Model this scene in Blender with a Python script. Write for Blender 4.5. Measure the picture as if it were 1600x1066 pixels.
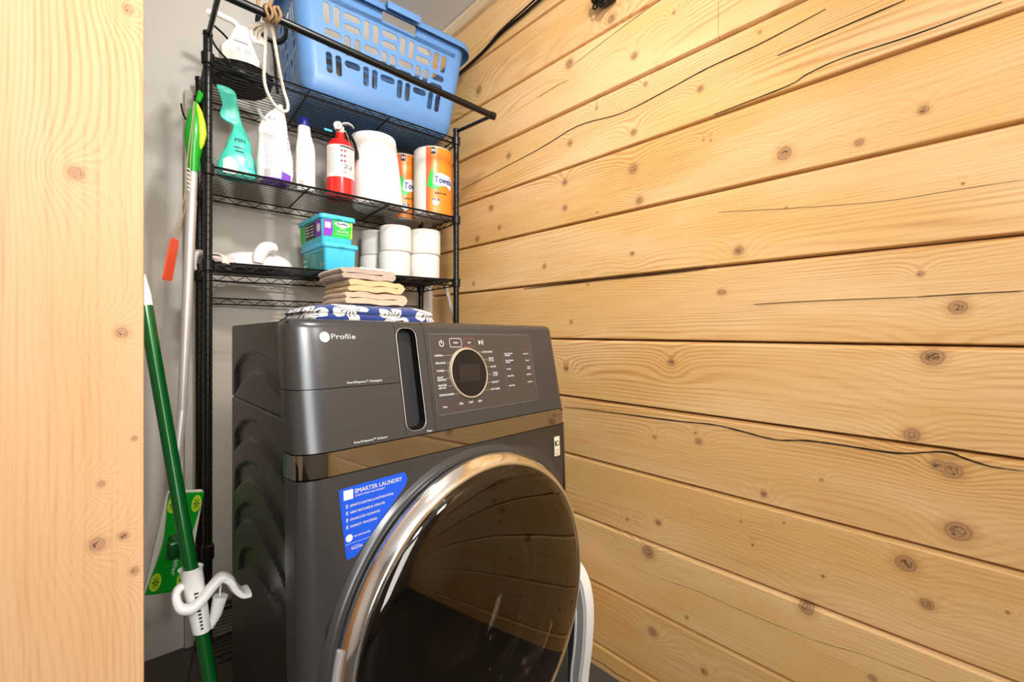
import bpy, bmesh, math, random
from mathutils import Vector, Matrix
from mathutils.geometry import tessellate_polygon
from mathutils import noise as mnoise
from mathutils.bvhtree import BVHTree

# ------------------------------------------------------------------ camera, world, lights
for o in list(bpy.data.objects): bpy.data.objects.remove(o)
scene = bpy.context.scene
COL = scene.collection
cam_d = bpy.data.cameras.new('camera'); cam = bpy.data.objects.new('camera', cam_d); COL.objects.link(cam)
cam.location = (0, 0, 1.145); cam.rotation_euler = (math.radians(90), 0, math.radians(-41.636))
cam_d.sensor_width = 36.0; cam_d.lens = 36.0*720/1600; cam_d.shift_y = -5/1600; cam_d.clip_start = 0.02
scene.camera = cam
scene.view_settings.view_transform = 'Standard'; scene.view_settings.look = 'None'
scene.view_settings.gamma = 1.0; scene.view_settings.use_curve_mapping = False
scene.view_settings.exposure = 0.36
w = bpy.data.worlds.new('world'); scene.world = w; w.use_nodes = True
w.node_tree.nodes['Background'].inputs[0].default_value = (1.0, 0.97, 0.93, 1)
w.node_tree.nodes['Background'].inputs[1].default_value = 0.3
def area(name, loc, target, sx, sy, power, color=(1, 1, 1)):
    d = bpy.data.lights.new(name, 'AREA'); d.shape = 'RECTANGLE'; d.size = sx; d.size_y = sy; d.energy = power; d.color = color
    o = bpy.data.objects.new(name, d); COL.objects.link(o); o.location = loc
    o.rotation_euler = (Vector(target)-Vector(loc)).to_track_quat('-Z', 'Y').to_euler(); return o
key = area('ceiling_light', (0.52, 0.20, 2.52), (0.50, 1.85, 1.55), 0.14, 0.14, 11, (1, 0.985, 0.96)); key.data.spread = math.radians(135)
area('room_light', (0.95, -1.25, 2.3), (0.35, 1.9, 1.4), 0.30, 0.30, 8, (1, 0.985, 0.965))
area('rear_fill_light', (-0.35, -2.2, 1.55), (0.35, 1.9, 1.35), 0.95, 1.9, 42, (0.97, 0.985, 1))  # added soft fill from behind the camera, no window there; also streaks the washer corner
flash = area('doorway_light', (0.10, -0.45, 1.80), (1.15, 1.45, 1.45), 0.22, 0.22, 6, (1, 0.99, 0.975)); flash.data.spread = math.radians(120)

# measured positions on the walls: (y, z, radius) of knots, split lines, side embossing, cord
KNOTS = [(1.13, 2.156, 0.0186), (1.68, 2.281, 0.0215), (0.853, 2.059, 0.0117), (0.633, 1.864, 0.0104), (0.857, 1.813, 0.0117), (1.13, 1.863, 0.012), (1.473, 1.918, 0.0138), (0.857, 1.693, 0.0164), (1.153, 1.724, 0.0121), (0.834, 1.586, 0.0139), (1.153, 1.629, 0.0121), (1.589, 1.721, 0.0144), (1.532, 1.624, 0.0109), (1.689, 1.598, 0.0149), (0.413, 1.611, 0.0191), (0.259, 1.59, 0.009), (0.149, 1.623, 0.0091), (0.944, 2.226, 0.0159), (0.472, 1.948, 0.0057), (0.813, 1.952, 0.008), (1.259, 1.423, 0.0098), (1.719, 1.397, 0.01), (0.861, 1.419, 0.0082), (0.525, 1.381, 0.0137), (0.409, 1.473, 0.0036), (0.09, 1.454, 0.0029), (0.567, 1.271, 0.008), (1.124, 1.203, 0.008), (1.047, 1.335, 0.0064), (0.154, 1.28, 0.0068), (0.097, 1.206, 0.016), (1.007, 1.948, 0.0063), (0.714, 2.125, 0.0054), (0.602, 1.705, 0.0041), (0.623, 1.712, 0.0041), (1.002, 1.582, 0.005), (0.638, 0.845, 0.0104), (0.647, 0.868, 0.0044), (0.78, 0.835, 0.0066), (0.462, 0.737, 0.0086), (0.333, 0.804, 0.0043), (0.168, 0.938, 0.016), (0.127, 0.882, 0.0124), (0.106, 0.875, 0.0183), (0.097, 0.754, 0.0212), (0.768, 0.571, 0.0102), (0.881, 0.547, 0.0059), (0.802, 0.469, 0.0209), (0.178, 0.661, 0.0193), (0.144, 0.587, 0.0126), (0.787, 0.222, 0.015), (0.673, 0.32, 0.0053), (0.364, 0.484, 0.0184), (0.235, 0.383, 0.0081), (0.49, 0.595, 0.0032), (0.52, 0.648, 0.0032), (0.415, 0.676, 0.003), (0.33, 0.574, 0.0043), (0.029, 0.621, 0.0034), (1.109, 0.29, 0.0066), (1.146, 1.031, 0.0119), (0.723, 1.071, 0.0116), (0.135, 1.104, 0.0199), (0.576, 1.272, 0.0089), (0.622, 0.187, 0.0092)]
CRACKS = [([(1.153, 0.887), (1.013, 0.892), (0.727, 0.895), (0.598, 0.9), (0.524, 0.894), (0.435, 0.884), (0.368, 0.893), (0.288, 0.895), (0.191, 0.895), (0.119, 0.911), (0.08, 0.902), (0.047, 0.895), (0.008, 0.896)], 0.0042), ([(0.918, 0.406), (0.768, 0.401), (0.651, 0.411), (0.532, 0.409), (0.414, 0.411), (0.336, 0.414), (0.26, 0.426), (0.191, 0.43), (0.133, 0.433), (0.08, 0.43)], 0.0014), ([(0.429, 1.866), (0.324, 1.869), (0.179, 1.871)], 0.0022), ([(1.822, 1.857), (1.305, 1.89), (1.092, 1.914), (0.905, 1.892), (0.747, 1.901), (0.612, 1.914), (0.477, 1.916), (0.324, 1.929)], 0.002), ([(0.76, 2.189), (0.905, 2.173), (1.109, 2.144)], 0.003), ([(1.135, 2.099), (1.198, 2.101), (1.299, 2.095)], 0.0025), ([(0.008, 1.233), (0.08, 1.233), (0.161, 1.232)], 0.0016), ([(0.161, 1.232), (0.361, 1.235), (0.486, 1.234)], 0.0009), ([(0.008, 1.441), (0.106, 1.444), (0.222, 1.447), (0.409, 1.471), (0.581, 1.497)], 0.001), ([(1.379, 1.346), (1.026, 1.346), (0.747, 1.343), (0.612, 1.347)], 0.0035), ([(0.036, 1.789), (0.161, 1.789), (0.288, 1.797), (0.361, 1.791), (0.409, 1.779), (0.592, 1.775)], 0.0022), ([(1.039, 0.017), (0.974, 0.022), (0.924, 0.018), (0.866, 0.025)], 0.0015)]
POST_KNOTS = [(-0.019, 1.306, 0.0063), (0.015, 1.15, 0.0059), (-0.004, 0.938, 0.0064), (0.02, 1.485, 0.0046), (0.025, 1.04, 0.0027), (-0.001, 0.998, 0.0032), (0.016, 0.941, 0.004), (0.025, 0.902, 0.004)]
ARCS = [([(1.225, 1.021), (1.221, 1.072), (1.143, 1.106), (1.052, 1.118), (0.961, 1.113), (0.867, 1.096), (0.852, 1.088)], [(1.225, 1.019), (1.193, 1.036), (1.111, 1.067), (1.032, 1.08), (0.961, 1.076), (0.862, 1.05), (0.847, 1.043)]), ([(1.225, 0.893), (1.218, 0.929), (1.143, 0.963), (1.081, 0.976), (0.998, 0.979), (0.915, 0.966), (0.842, 0.946), (0.786, 0.908), (0.779, 0.897)], [(1.225, 0.889), (1.202, 0.901), (1.111, 0.933), (1.038, 0.939), (0.961, 0.933), (0.872, 0.917), (0.809, 0.897), (0.785, 0.884)]), ([(1.22, 0.801), (1.209, 0.844), (1.128, 0.877), (1.065, 0.889), (0.968, 0.892), (0.852, 0.854), (0.793, 0.819), (0.772, 0.787)], [(1.22, 0.797), (1.18, 0.819), (1.096, 0.85), (0.968, 0.849), (0.863, 0.82), (0.803, 0.798), (0.772, 0.781)]), ([(1.22, 0.712), (1.209, 0.747), (1.128, 0.789), (1.065, 0.804), (0.968, 0.802), (0.852, 0.775), (0.784, 0.743), (0.765, 0.701)], [(1.22, 0.704), (1.18, 0.73), (1.096, 0.761), (0.968, 0.762), (0.852, 0.739), (0.793, 0.711), (0.766, 0.695)]), ([(1.18, 0.645), (1.145, 0.681), (1.05, 0.717), (0.943, 0.717), (0.832, 0.7), (0.772, 0.659), (0.758, 0.627)], [(1.18, 0.629), (1.112, 0.66), (1.05, 0.681), (0.943, 0.678), (0.832, 0.652), (0.784, 0.641), (0.759, 0.621)])]
ROPE = [(0.122, -0.24, 2.077), (0.126, -0.2, 2.041), (0.131, -0.15, 1.973), (0.136, -0.12, 1.939), (0.149, -0.1, 1.912), (0.17, -0.08, 1.893), (0.195, -0.07, 1.882), (0.212, -0.07, 1.889), (0.21, -0.08, 1.91), (0.194, -0.1, 1.938), (0.171, -0.15, 1.978), (0.148, -0.2, 2.031), (0.127, -0.24, 2.076)]
# ------------------------------------------------------------------ node helper and materials
class NT:
    def __init__(s, name):
        s.m = bpy.data.materials.new(name); s.m.use_nodes = True; s.t = s.m.node_tree
        s.b = s.t.nodes['Principled BSDF']
    def _in(s, sock, v):
        if v is None: return
        if isinstance(v, bpy.types.NodeSocket): s.t.links.new(v, sock)
        else: sock.default_value = v
    def node(s, typ, ins=(), **kw):
        n = s.t.nodes.new(typ)
        for k, v in kw.items(): setattr(n, k, v)
        for i, v in (ins.items() if isinstance(ins, dict) else enumerate(ins)): s._in(n.inputs[i], v)
        return n
    def math(s, op, a, b=None, c=None, clamp=False):
        return s.node('ShaderNodeMath', [a, b, c], operation=op, use_clamp=clamp).outputs[0]
    def vec(s, op, a, b=None, c=None):
        n = s.node('ShaderNodeVectorMath', [a, b, c], operation=op)
        return n.outputs['Value'] if op in ('LENGTH', 'DISTANCE', 'DOT_PRODUCT') else n.outputs[0]
    def noise(s, vec, scale=5., detail=2., rough=.5, dist=0.):
        n = s.node('ShaderNodeTexNoise', {'Vector': vec, 'Scale': scale, 'Detail': detail, 'Roughness': rough, 'Distortion': dist}); return n.outputs[0]
    def mix(s, f, a, b):
        n = s.t.nodes.new('ShaderNodeMix'); n.data_type = 'RGBA'
        s._in(n.inputs[0], f); s._in(n.inputs[6], a if not isinstance(a, tuple) else (*a[:3], 1)); s._in(n.inputs[7], b if not isinstance(b, tuple) else (*b[:3], 1)); return n.outputs[2]
    def step(s, v, lo, hi):
        n = s.node('ShaderNodeMapRange', {0: v, 1: lo, 2: hi, 3: 0., 4: 1.}, interpolation_type='SMOOTHSTEP'); return n.outputs[0]
    def obj(s): return s.t.nodes.new('ShaderNodeTexCoord').outputs['Object']
    def sep(s, v): return s.node('ShaderNodeSeparateXYZ', [v]).outputs
    def comb(s, x, y, z): return s.node('ShaderNodeCombineXYZ', [x, y, z]).outputs[0]
    def set(s, **kw):
        for k, v in kw.items():
            k = {'color': 'Base Color', 'rough': 'Roughness', 'metal': 'Metallic', 'spec': 'Specular IOR Level', 'coat': 'Coat Weight', 'ior': 'IOR', 'alpha': 'Alpha', 'normal': 'Normal', 'sss': 'Subsurface Weight', 'trans': 'Transmission Weight', 'sheen': 'Sheen Weight'}[k]
            if isinstance(v, tuple) and len(v) == 3: v = (*v, 1)
            s._in(s.b.inputs[k], v)
        return s
    def bump(s, h, strength=.3, dist=.002):
        s._in(s.b.inputs['Normal'], s.node('ShaderNodeBump', {'Strength': strength, 'Distance': dist, 'Height': h}).outputs[0]); return s
def srgb(r, g, b):
    f = lambda c: (c/255/12.92 if c/255 < .04045 else ((c/255+.055)/1.055)**2.4)
    return (f(r), f(g), f(b))
def plain(name, col, rough=.5, metal=0., var=.06, scale=40., bump=0., **kw):
    n = NT(name); o = n.obj(); f = n.noise(o, scale, 3)
    dark = tuple(c*(1-var) for c in col); light = tuple(min(1, c*(1+var)) for c in col)
    n.set(color=n.mix(f, dark, light), rough=rough, metal=metal, **kw)
    if bump: n.bump(f, bump, .001)
    return n.m

def wood(name, light, dark, along, knots, pitch=None, tilt=0., rings=13., rough=.42, lin=3.5, knotcol=(.30, .135, .06), fine=.5):
    """along: 'Y' horizontal boards on an x plane, 'Z' upright timber on a y plane"""
    n = NT(name); o = n.obj(); x, y, z = n.sep(o)
    if along == 'Y': L, A = y, z
    elif along == 'Z': L, A = z, x
    else: L, A = x, y
    if pitch:
        zz = n.math('SUBTRACT', A, n.math('MULTIPLY', L, tilt))
        bid = n.math('FLOOR', n.math('DIVIDE', n.math('SUBTRACT', zz, .067-pitch*3), pitch))
    else: bid = n.math('MULTIPLY', 1., 1.)
    off = n.node('ShaderNodeTexWhiteNoise', {'W': bid}, noise_dimensions='1D').outputs[0]
    P = n.comb(0., L, A)
    dm = None
    for (a, b, r) in knots:      # a along L for 'Y'; for 'Z' (x, z)
        l0, a0 = (a, b) if along == 'Y' else (b, a)
        sl, sa = 1/(r*.98), 1/(r*.92)
        v = n.vec('MULTIPLY_ADD', P, (0, sl, sa), (0, -l0*sl, -a0*sa))
        d = n.vec('LENGTH', v)
        dm = d if dm is None else n.math('SMOOTH_MIN', dm, d, 0.6)
    if dm is None: dm = n.math('ADD', 60., 0.)
    wob = n.noise(n.comb(0., n.math('MULTIPLY', L, 9.), n.math('MULTIPLY', A, 30.)), 1., 2)
    dw = n.math('ADD', dm, n.math('MULTIPLY', n.math('SUBTRACT', wob, .5), .5))
    k = n.math('DIVIDE', 1., n.math('ADD', 1., n.math('MULTIPLY', n.math('MULTIPLY', dw, dw), .09)))
    base = n.comb(n.math('MULTIPLY', off, 31.), n.math('MULTIPLY', L, 0.42), n.math('MULTIPLY', A, 4.6))
    f0 = n.noise(base, 1., 1.0, .4)
    f1 = n.noise(n.comb(n.math('MULTIPLY', off, 17.), n.math('MULTIPLY', L, 2.5), n.math('MULTIPLY', A, 22.)), 1., 2.0)
    field = n.math('ADD', n.math('ADD', f0, n.math('MULTIPLY', k, .16)), n.math('ADD', n.math('MULTIPLY', f1, .035), n.math('MULTIPLY', A, lin)))
    s = n.math('SINE', n.math('MULTIPLY', field, rings*6.283))
    ring = n.math('POWER', n.math('MULTIPLY_ADD', s, .5, .5), 2.2)
    fib = n.noise(n.comb(n.math('MULTIPLY', off, 9.), n.math('MULTIPLY', L, 5.), n.math('MULTIPLY', A, 300.)), 1., 2)
    blot = n.noise(n.comb(n.math('MULTIPLY', off, 5.), n.math('MULTIPLY', L, 1.6), n.math('MULTIPLY', A, 7.)), 1., 2)
    blot2 = n.step(n.noise(n.comb(n.math('MULTIPLY', off, 3.), n.math('MULTIPLY', L, 1.9), n.math('MULTIPLY', A, 6.)), 1., 1), .42, .68)
    f = n.math('ADD', n.math('MULTIPLY', n.math('MULTIPLY', ring, n.math('MULTIPLY_ADD', blot2, .38, .14)), 1.), n.math('MULTIPLY', n.step(fib, .42, .75), fine*.5))
    f = n.math('ADD', f, n.math('MULTIPLY', n.math('SUBTRACT', off, .5), .22), clamp=True)
    pale = (min(.93, light[0]*1.1+.02), min(.93, light[1]*1.16+.03), min(.93, light[2]*1.35+.05))
    c = n.mix(n.step(blot, .3, .72), light, pale)
    c = n.mix(f, c, dark)
    halo = n.step(dw, 2.1, .9)
    c = n.mix(n.math('MULTIPLY', halo, .30), c, tuple(q*.8 for q in dark))
    km = n.step(dw, 1.12, .86)
    kr = n.math('POWER', n.math('MULTIPLY_ADD', n.math('SINE', n.math('MULTIPLY', dw, 17.)), .5, .5), 2.)
    kc = n.mix(kr, tuple(q*1.25 for q in knotcol), tuple(q*.85 for q in knotcol))
    rim = n.math('MULTIPLY', n.step(dw, .78, .92), n.step(dw, 1.12, .98))
    kc = n.mix(n.math('MULTIPLY', rim, .25), kc, tuple(q*.4 for q in knotcol))
    ck = n.noise(n.comb(0., n.math('MULTIPLY', L, 90.), n.math('MULTIPLY', A, 130.)), 1., 3, .7, 1.5)
    core = n.math('MULTIPLY', n.step(ck, .50, .56), n.step(dw, .70, .45))
    kc = n.mix(core, kc, (.012, .006, .004))
    c = n.mix(n.math('MULTIPLY', km, .8), c, kc)
    n.set(color=c, rough=n.math('MULTIPLY_ADD', fib, .15, rough-.05), spec=.42)
    n.bump(n.math('ADD', n.math('MULTIPLY', ring, .5), n.math('ADD', fib, n.math('MULTIPLY', km, -.6))), .22, .0012)
    return n.m

# ------------------------------------------------------------------ mesh helper
class MB:
    def __init__(s): s.v = []; s.f = []; s.mi = []; s.cur = 0
    def add(s, vs, fs, mp=None):
        b = len(s.v)
        s.v += [tuple(mp(*p)) if mp else tuple(p) for p in vs]
        s.f += [tuple(b+i for i in f) for f in fs]; s.mi += [s.cur]*len(fs); return s
    def box(s, c, d, mp=None, rot=None):
        vs = []
        for i in (-.5, .5):
            for j in (-.5, .5):
                for k in (-.5, .5):
                    p = Vector((i*d[0], j*d[1], k*d[2]))
                    if rot: p = rot @ p
                    vs.append(tuple(p+Vector(c)))
        return s.add(vs, [(0, 1, 3, 2), (4, 6, 7, 5), (0, 4, 5, 1), (2, 3, 7, 6), (0, 2, 6, 4), (1, 5, 7, 3)], mp)
    def rbox(s, c, d, r=.004, seg=3, mp=None, rot=None):
        bm = bmesh.new(); bmesh.ops.create_cube(bm, size=1)
        for v in bm.verts: v.co = Vector((v.co.x*d[0], v.co.y*d[1], v.co.z*d[2]))
        bmesh.ops.bevel(bm, geom=bm.edges[:]+bm.verts[:], offset=r, segments=seg, profile=.5, affect='EDGES')
        bm.verts.index_update()
        vs = [tuple((rot @ v.co if rot else v.co)+Vector(c)) for v in bm.verts]
        fs = [tuple(v.index for v in f.verts) for f in bm.faces]; bm.free(); return s.add(vs, fs, mp)
    def tube(s, pts, r, n=8, caps=True, mp=None, closed=False, flat=None):
        P = [Vector(p) for p in pts]; m = len(P); R = r if isinstance(r, (list, tuple)) else [r]*m
        vs = []; prev = None
        for i, p in enumerate(P):
            if closed: t = P[(i+1) % m]-P[i-1]
            else: t = (P[min(i+1, m-1)]-P[max(i-1, 0)])
            t.normalize()
            if prev is None:
                a = Vector((0, 0, 1)) if abs(t.z) < .9 else Vector((1, 0, 0)); u = a.cross(t).normalized()
            else: u = (prev - t*prev.dot(t)).normalized()
            prev = u; w_ = t.cross(u)
            for k in range(n):
                a = 2*math.pi*k/n; e = flat if flat else (1, 1)
                vs.append(tuple(p + u*math.cos(a)*R[i]*e[0] + w_*math.sin(a)*R[i]*e[1]))
        fs = []
        for i in range(m if closed else m-1):
            for k in range(n):
                a, b = i*n+k, i*n+(k+1) % n; c, d = ((i+1) % m)*n+(k+1) % n, ((i+1) % m)*n+k
                fs.append((a, b, c, d))
        if caps and not closed: fs += [tuple(range(n-1, -1, -1)), tuple((m-1)*n+k for k in range(n))]
        return s.add(vs, fs, mp)
    def loft(s, loops, caps=(True, True), mp=None, closed_path=False):
        n = len(loops[0]); vs = [p for l in loops for p in l]; fs = []; m = len(loops)
        for i in range(m if closed_path else m-1):
            j = (i+1) % m
            for k in range(n): fs.append((i*n+k, i*n+(k+1) % n, j*n+(k+1) % n, j*n+k))
        if caps[0]: fs.append(tuple(range(n-1, -1, -1)))
        if caps[1]: fs.append(tuple((m-1)*n+k for k in range(n)))
        return s.add(vs, fs, mp)
    def lathe(s, prof, c=(0, 0, 0), n=32, axis='Z', mp=None, caps=(True, True)):
        loops = []
        for r, h in prof:
            l = []
            for k in range(n):
                a = 2*math.pi*k/n; x, y = r*math.cos(a), r*math.sin(a)
                p = (x, y, h) if axis == 'Z' else ((x, h, y) if axis == 'Y' else (h, x, y))
                l.append((p[0]+c[0], p[1]+c[1], p[2]+c[2]))
            loops.append(l)
        return s.loft(loops, caps, mp)
    def grid(s, nu, nv, fn, mp=None):
        vs = [fn(i/(nu-1), j/(nv-1)) for i in range(nu) for j in range(nv)]
        fs = [(i*nv+j, (i+1)*nv+j, (i+1)*nv+j+1, i*nv+j+1) for i in range(nu-1) for j in range(nv-1)]
        return s.add(vs, fs, mp)
    def plate(s, outer, holes=(), t=.002, mp=None, back=True):
        """2D outline with holes -> solid sheet; mp(a, b, depth)"""
        polys = [outer]+list(holes); flat = [p for l in polys for p in l]
        tris = tessellate_polygon([[Vector((p[0], p[1], 0)) for p in l] for l in polys])
        N = len(flat); vs = [(p[0], p[1], 0.) for p in flat]
        fs = [tuple(t_) for t_ in tris]
        if back:
            vs += [(p[0], p[1], t) for p in flat]; fs += [tuple(reversed([i+N for i in t_])) for t_ in tris]
            b = 0
            for l in polys:
                m = len(l)
                for i in range(m): fs.append((b+i, b+(i+1) % m, b+(i+1) % m+N, b+i+N))
                b += m
        return s.add(vs, fs, mp)
    def build(s, name, mats, parent=None, smooth=35, origin=None):
        me = bpy.data.meshes.new(name); 
        root = parent
        inv = WM[parent.name].inverted() if parent is not None else None
        if origin is None and parent is None:
            xs = [p[0] for p in s.v]; ys = [p[1] for p in s.v]; zs = [p[2] for p in s.v]
            origin = ((min(xs)+max(xs))/2, (min(ys)+max(ys))/2, min(zs))
        if inv is not None: vs = [tuple(inv @ Vector(p)) for p in s.v]
        else: vs = [(p[0]-origin[0], p[1]-origin[1], p[2]-origin[2]) for p in s.v]
        me.from_pydata(vs, [], s.f)
        for m in (mats if isinstance(mats, (list, tuple)) else [mats]): me.materials.append(m)
        for p, i in zip(me.polygons, s.mi): p.material_index = i
        bm = bmesh.new(); bm.from_mesh(me); bmesh.ops.recalc_face_normals(bm, faces=bm.faces); bm.to_mesh(me); bm.free()
        if smooth:
            me.polygons.foreach_set('use_smooth', [True]*len(me.polygons)); me.set_sharp_from_angle(angle=math.radians(smooth))
        o = bpy.data.objects.new(name, me); COL.objects.link(o)
        if parent is not None: o.parent = parent; WM[o.name] = WM[parent.name].copy()
        else: o.location = origin; WM[o.name] = Matrix.Translation(origin)
        return o
WM = {}
def tag(o, label=None, cat=None, group=None, kind=None):
    if label: o['label'] = label
    if cat: o['category'] = cat
    if group: o['group'] = group
    if kind: o['kind'] = kind
    return o
def thing(name, loc, label, cat, group=None):
    o = bpy.data.objects.new(name, None); COL.objects.link(o); o.location = loc; o.empty_display_size = .05
    WM[o.name] = Matrix.Translation(loc); return tag(o, label, cat, group)
def copy_tree(o, parent=None):
    c = o.copy(); COL.objects.link(c); c.parent = parent
    for ch in [q for q in bpy.data.objects if q.parent == o]: copy_tree(ch, c)
    return c
def rr(cx, cy, w_, d, r, z, n=5, fold=None):
    """rounded rectangle loop"""
    r = min(r, w_/2-1e-5, d/2-1e-5); out = []
    for qx, qy, a0 in ((1, 1, 0), (-1, 1, 90), (-1, -1, 180), (1, -1, 270)):
        for k in range(n+1):
            a = math.radians(a0+90*k/n)
            out.append((cx+qx*(w_/2-r)+r*math.cos(a), cy+qy*(d/2-r)+r*math.sin(a), z))
    return out
def rr2(x0, y0, x1, y1, r, n=5):
    return [(p[0], p[1]) for p in rr((x0+x1)/2, (y0+y1)/2, x1-x0, y1-y0, r, 0, n)]
def circ(cx, cy, r, n=40, a0=0., a1=360., ry=None):
    return [(cx+r*math.cos(math.radians(a0+(a1-a0)*k/n)), cy+(ry or r)*math.sin(math.radians(a0+(a1-a0)*k/n))) for k in range(n)]
def smooth_path(pts, k=6):
    P = [Vector(p) for p in pts]; out = []
    for i in range(len(P)-1):
        p0, p1, p2, p3 = P[max(i-1, 0)], P[i], P[i+1], P[min(i+2, len(P)-1)]
        for j in range(k):
            t = j/k
            out.append(tuple(.5*((2*p1)+(p2-p0)*t+(2*p0-5*p1+4*p2-p3)*t*t+(3*p1-p0-3*p2+p3)*t**3)))
    out.append(tuple(P[-1])); return out
_tc = {}
def text2d(txt):
    """flat letter outlines as a mesh, unit cap height ~0.7, starting at x=0"""
    if txt in _tc: return _tc[txt]
    cu = bpy.data.curves.new('t', 'FONT'); cu.body = txt; cu.resolution_u = 2; cu.fill_mode = 'FRONT' if hasattr(cu, 'fill_mode') else None
    ob = bpy.data.objects.new('t', cu); COL.objects.link(ob)
    dg = bpy.context.evaluated_depsgraph_get(); me = bpy.data.meshes.new_from_object(ob.evaluated_get(dg))
    vs = [(v.co.x, v.co.y) for v in me.vertices]; fs = [tuple(p.vertices) for p in me.polygons]
    bpy.data.objects.remove(ob); bpy.data.curves.remove(cu); bpy.data.meshes.remove(me)
    if vs:
        x0 = min(v[0] for v in vs); vs = [(v[0]-x0, v[1]) for v in vs]
    _tc[txt] = (vs, fs); return _tc[txt]
def text(mb, txt, x, y, h, mp, width=None, align='L', bold=0.):
    """letters with capital height h at (x, y) baseline; width squeezes to a given length"""
    vs, fs = text2d(txt)
    if not vs: return
    s = h/.7; wx = max(v[0] for v in vs)*s; kx = (width/wx if width else 1.)
    tot = wx*kx; x0 = x-(tot if align == 'R' else tot/2 if align == 'C' else 0)
    for dx, dy in ([(0, 0)] if not bold else [(0, 0), (bold, 0), (0, bold), (bold, bold)]):
        mb.add([(x0+dx+v[0]*s*kx, y+dy+v[1]*s, 0.) for v in vs], fs, mp)
def stroke(mb, pts, w_, mp, closed=False):
    n = len(pts)
    for i in range(n if closed else n-1):
        a, b = Vector(pts[i]), Vector(pts[(i+1) % n]); d = (b-a)
        if d.length < 1e-7: continue
        d.normalize(); q = Vector((-d.y, d.x))*w_/2; a2, b2 = a-d*w_*.3, b+d*w_*.3
        m = max(1, math.ceil((b2-a2).length/.007)); vs = []
        for j in range(m+1): p = a2.lerp(b2, j/m); vs += [(*(p+q), 0), (*(p-q), 0)]
        mb.add(vs, [(2*j, 2*j+1, 2*j+3, 2*j+2) for j in range(m)], mp)
def fill(mb, pts, mp, dx=.003):
    """fills an outline with narrow upright strips so that it follows a curved surface"""
    x0, x1 = min(p[0] for p in pts), max(p[0] for p in pts); n = max(2, math.ceil((x1-x0)/dx)); cols = []
    for i in range(n+1):
        x = x0+(x1-x0)*min(max(i/n, 1e-4), 1-1e-4); zs = []
        for (ax, az), (bx, bz) in zip(pts, pts[1:]+pts[:1]):
            if (ax-x)*(bx-x) <= 0 and ax != bx: zs.append(az+(bz-az)*(x-ax)/(bx-ax))
        cols.append((x, min(zs), max(zs)))
    mb.add([(x, z, 0.) for x, lo, hi in cols for z in (lo, hi)], [(2*i, 2*i+1, 2*i+3, 2*i+2) for i in range(n)], mp)

# frames: the shelving rack and the washer stand slightly turned from the walls
RP = (.2446, 1.696); R1 = (.998, -.064); R2 = (.064, .998)
def Rf(u, v, z): return (RP[0]+R1[0]*u+R2[0]*v, RP[1]+R1[1]*u+R2[1]*v, z)
WP = (.2286, .7534); E1 = (.994, .1096); E2 = (-.1096, .994)
def Wf(u, v, z):
    k = max(0., v-.055)
    return (WP[0]+E1[0]*u+E2[0]*v+.1096*k, WP[1]+E1[1]*u+E2[1]*v+.006*k, z)
def on_surface(mb, off=.0008):
    """maps (u, z) of the rack frame onto the front skin of a soft shape"""
    tree = BVHTree.FromPolygons([Vector(p) for p in mb.v], mb.f); d0 = Vector((R2[0], R2[1], 0))
    def f(u, z, d=0.):
        o_ = Vector(Rf(u, -.3, z)); h, n_, i_, t_ = tree.ray_cast(o_, d0)
        return tuple((h if h else Vector(Rf(u, .09, z)))-d0*off+d0*d)
    return f
SH = {'top': (2.022, 2.0), 'mid': (1.680, 1.662), 'low': (1.381, 1.393), 'base': (.145, .15)}
def shz(k, u): a, b = SH[k]; return a+(b-a)*u/.893

# ------------------------------------------------------------------ materials
M = {}
M['pine'] = wood('pine_boards', srgb(229, 184, 116), srgb(184, 119, 52), 'Y', KNOTS, .212, .011, rings=24, knotcol=(.40, .21, .095))
M['post'] = wood('sawn_pine', srgb(212, 168, 118), srgb(176, 116, 64), 'Z', POST_KNOTS, rings=40, lin=5., knotcol=(.40, .22, .12), rough=.6)
M['trim'] = wood('pine_trim', srgb(228, 200, 158), srgb(196, 152, 104), 'Y', [], rings=9, rough=.6)
M['paint'] = plain('grey_wall_paint', srgb(196, 190, 181), .75, var=.02, scale=120, bump=.05)
M['panel'] = plain('taupe_panel', srgb(176, 168, 156), .6, var=.03, scale=60)
M['ceil'] = plain('ceiling_paint', srgb(225, 221, 214), .8, var=.02, scale=60)
M['floor'] = plain('grey_floor', srgb(78, 72, 66), .7, var=.3, scale=90, bump=.2)
M['groove'] = plain('board_gap', srgb(96, 62, 30), .9)
M['crack'] = plain('split_in_wood', (.03, .014, .006), .95)
M['black'] = plain('black_enamel', (.004, .004, .004), .3, var=.1, spec=.35)
M['wire'] = plain('black_wire', (.003, .003, .003), .45, spec=.2)
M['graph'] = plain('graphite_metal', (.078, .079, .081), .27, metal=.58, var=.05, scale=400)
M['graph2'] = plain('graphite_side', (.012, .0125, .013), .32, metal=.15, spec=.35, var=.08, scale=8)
M['seam'] = plain('dark_gap', (.01, .01, .01), .6)
M['chrome'] = plain('chrome', (.90, .92, .95), .12, metal=1., var=.01)
M['band'] = plain('dark_mirror_band', (.36, .365, .38), .04, metal=1., var=.01)
M['gloss'] = plain('black_gloss', (.010, .008, .008), .15, spec=.3)
M['screen'] = plain('touch_glass', (.052, .045, .038), .3, var=.02)
M['ink'] = plain('white_print', (.85, .85, .85), .5)
M['inkg'] = plain('grey_print', (.20, .19, .18), .6)
M['inkr'] = plain('red_print', (.45, .08, .06), .5)
M['gold'] = plain('pale_gold_ring', (.75, .66, .52), .3, metal=.6)
M['white'] = plain('white_plastic', srgb(238, 236, 232), .35, var=.02, sss=.0)
M['white2'] = plain('cream_plastic', srgb(226, 220, 208), .4, var=.02)
M['grey'] = plain('grey_plastic', srgb(170, 166, 164), .5)
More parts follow.
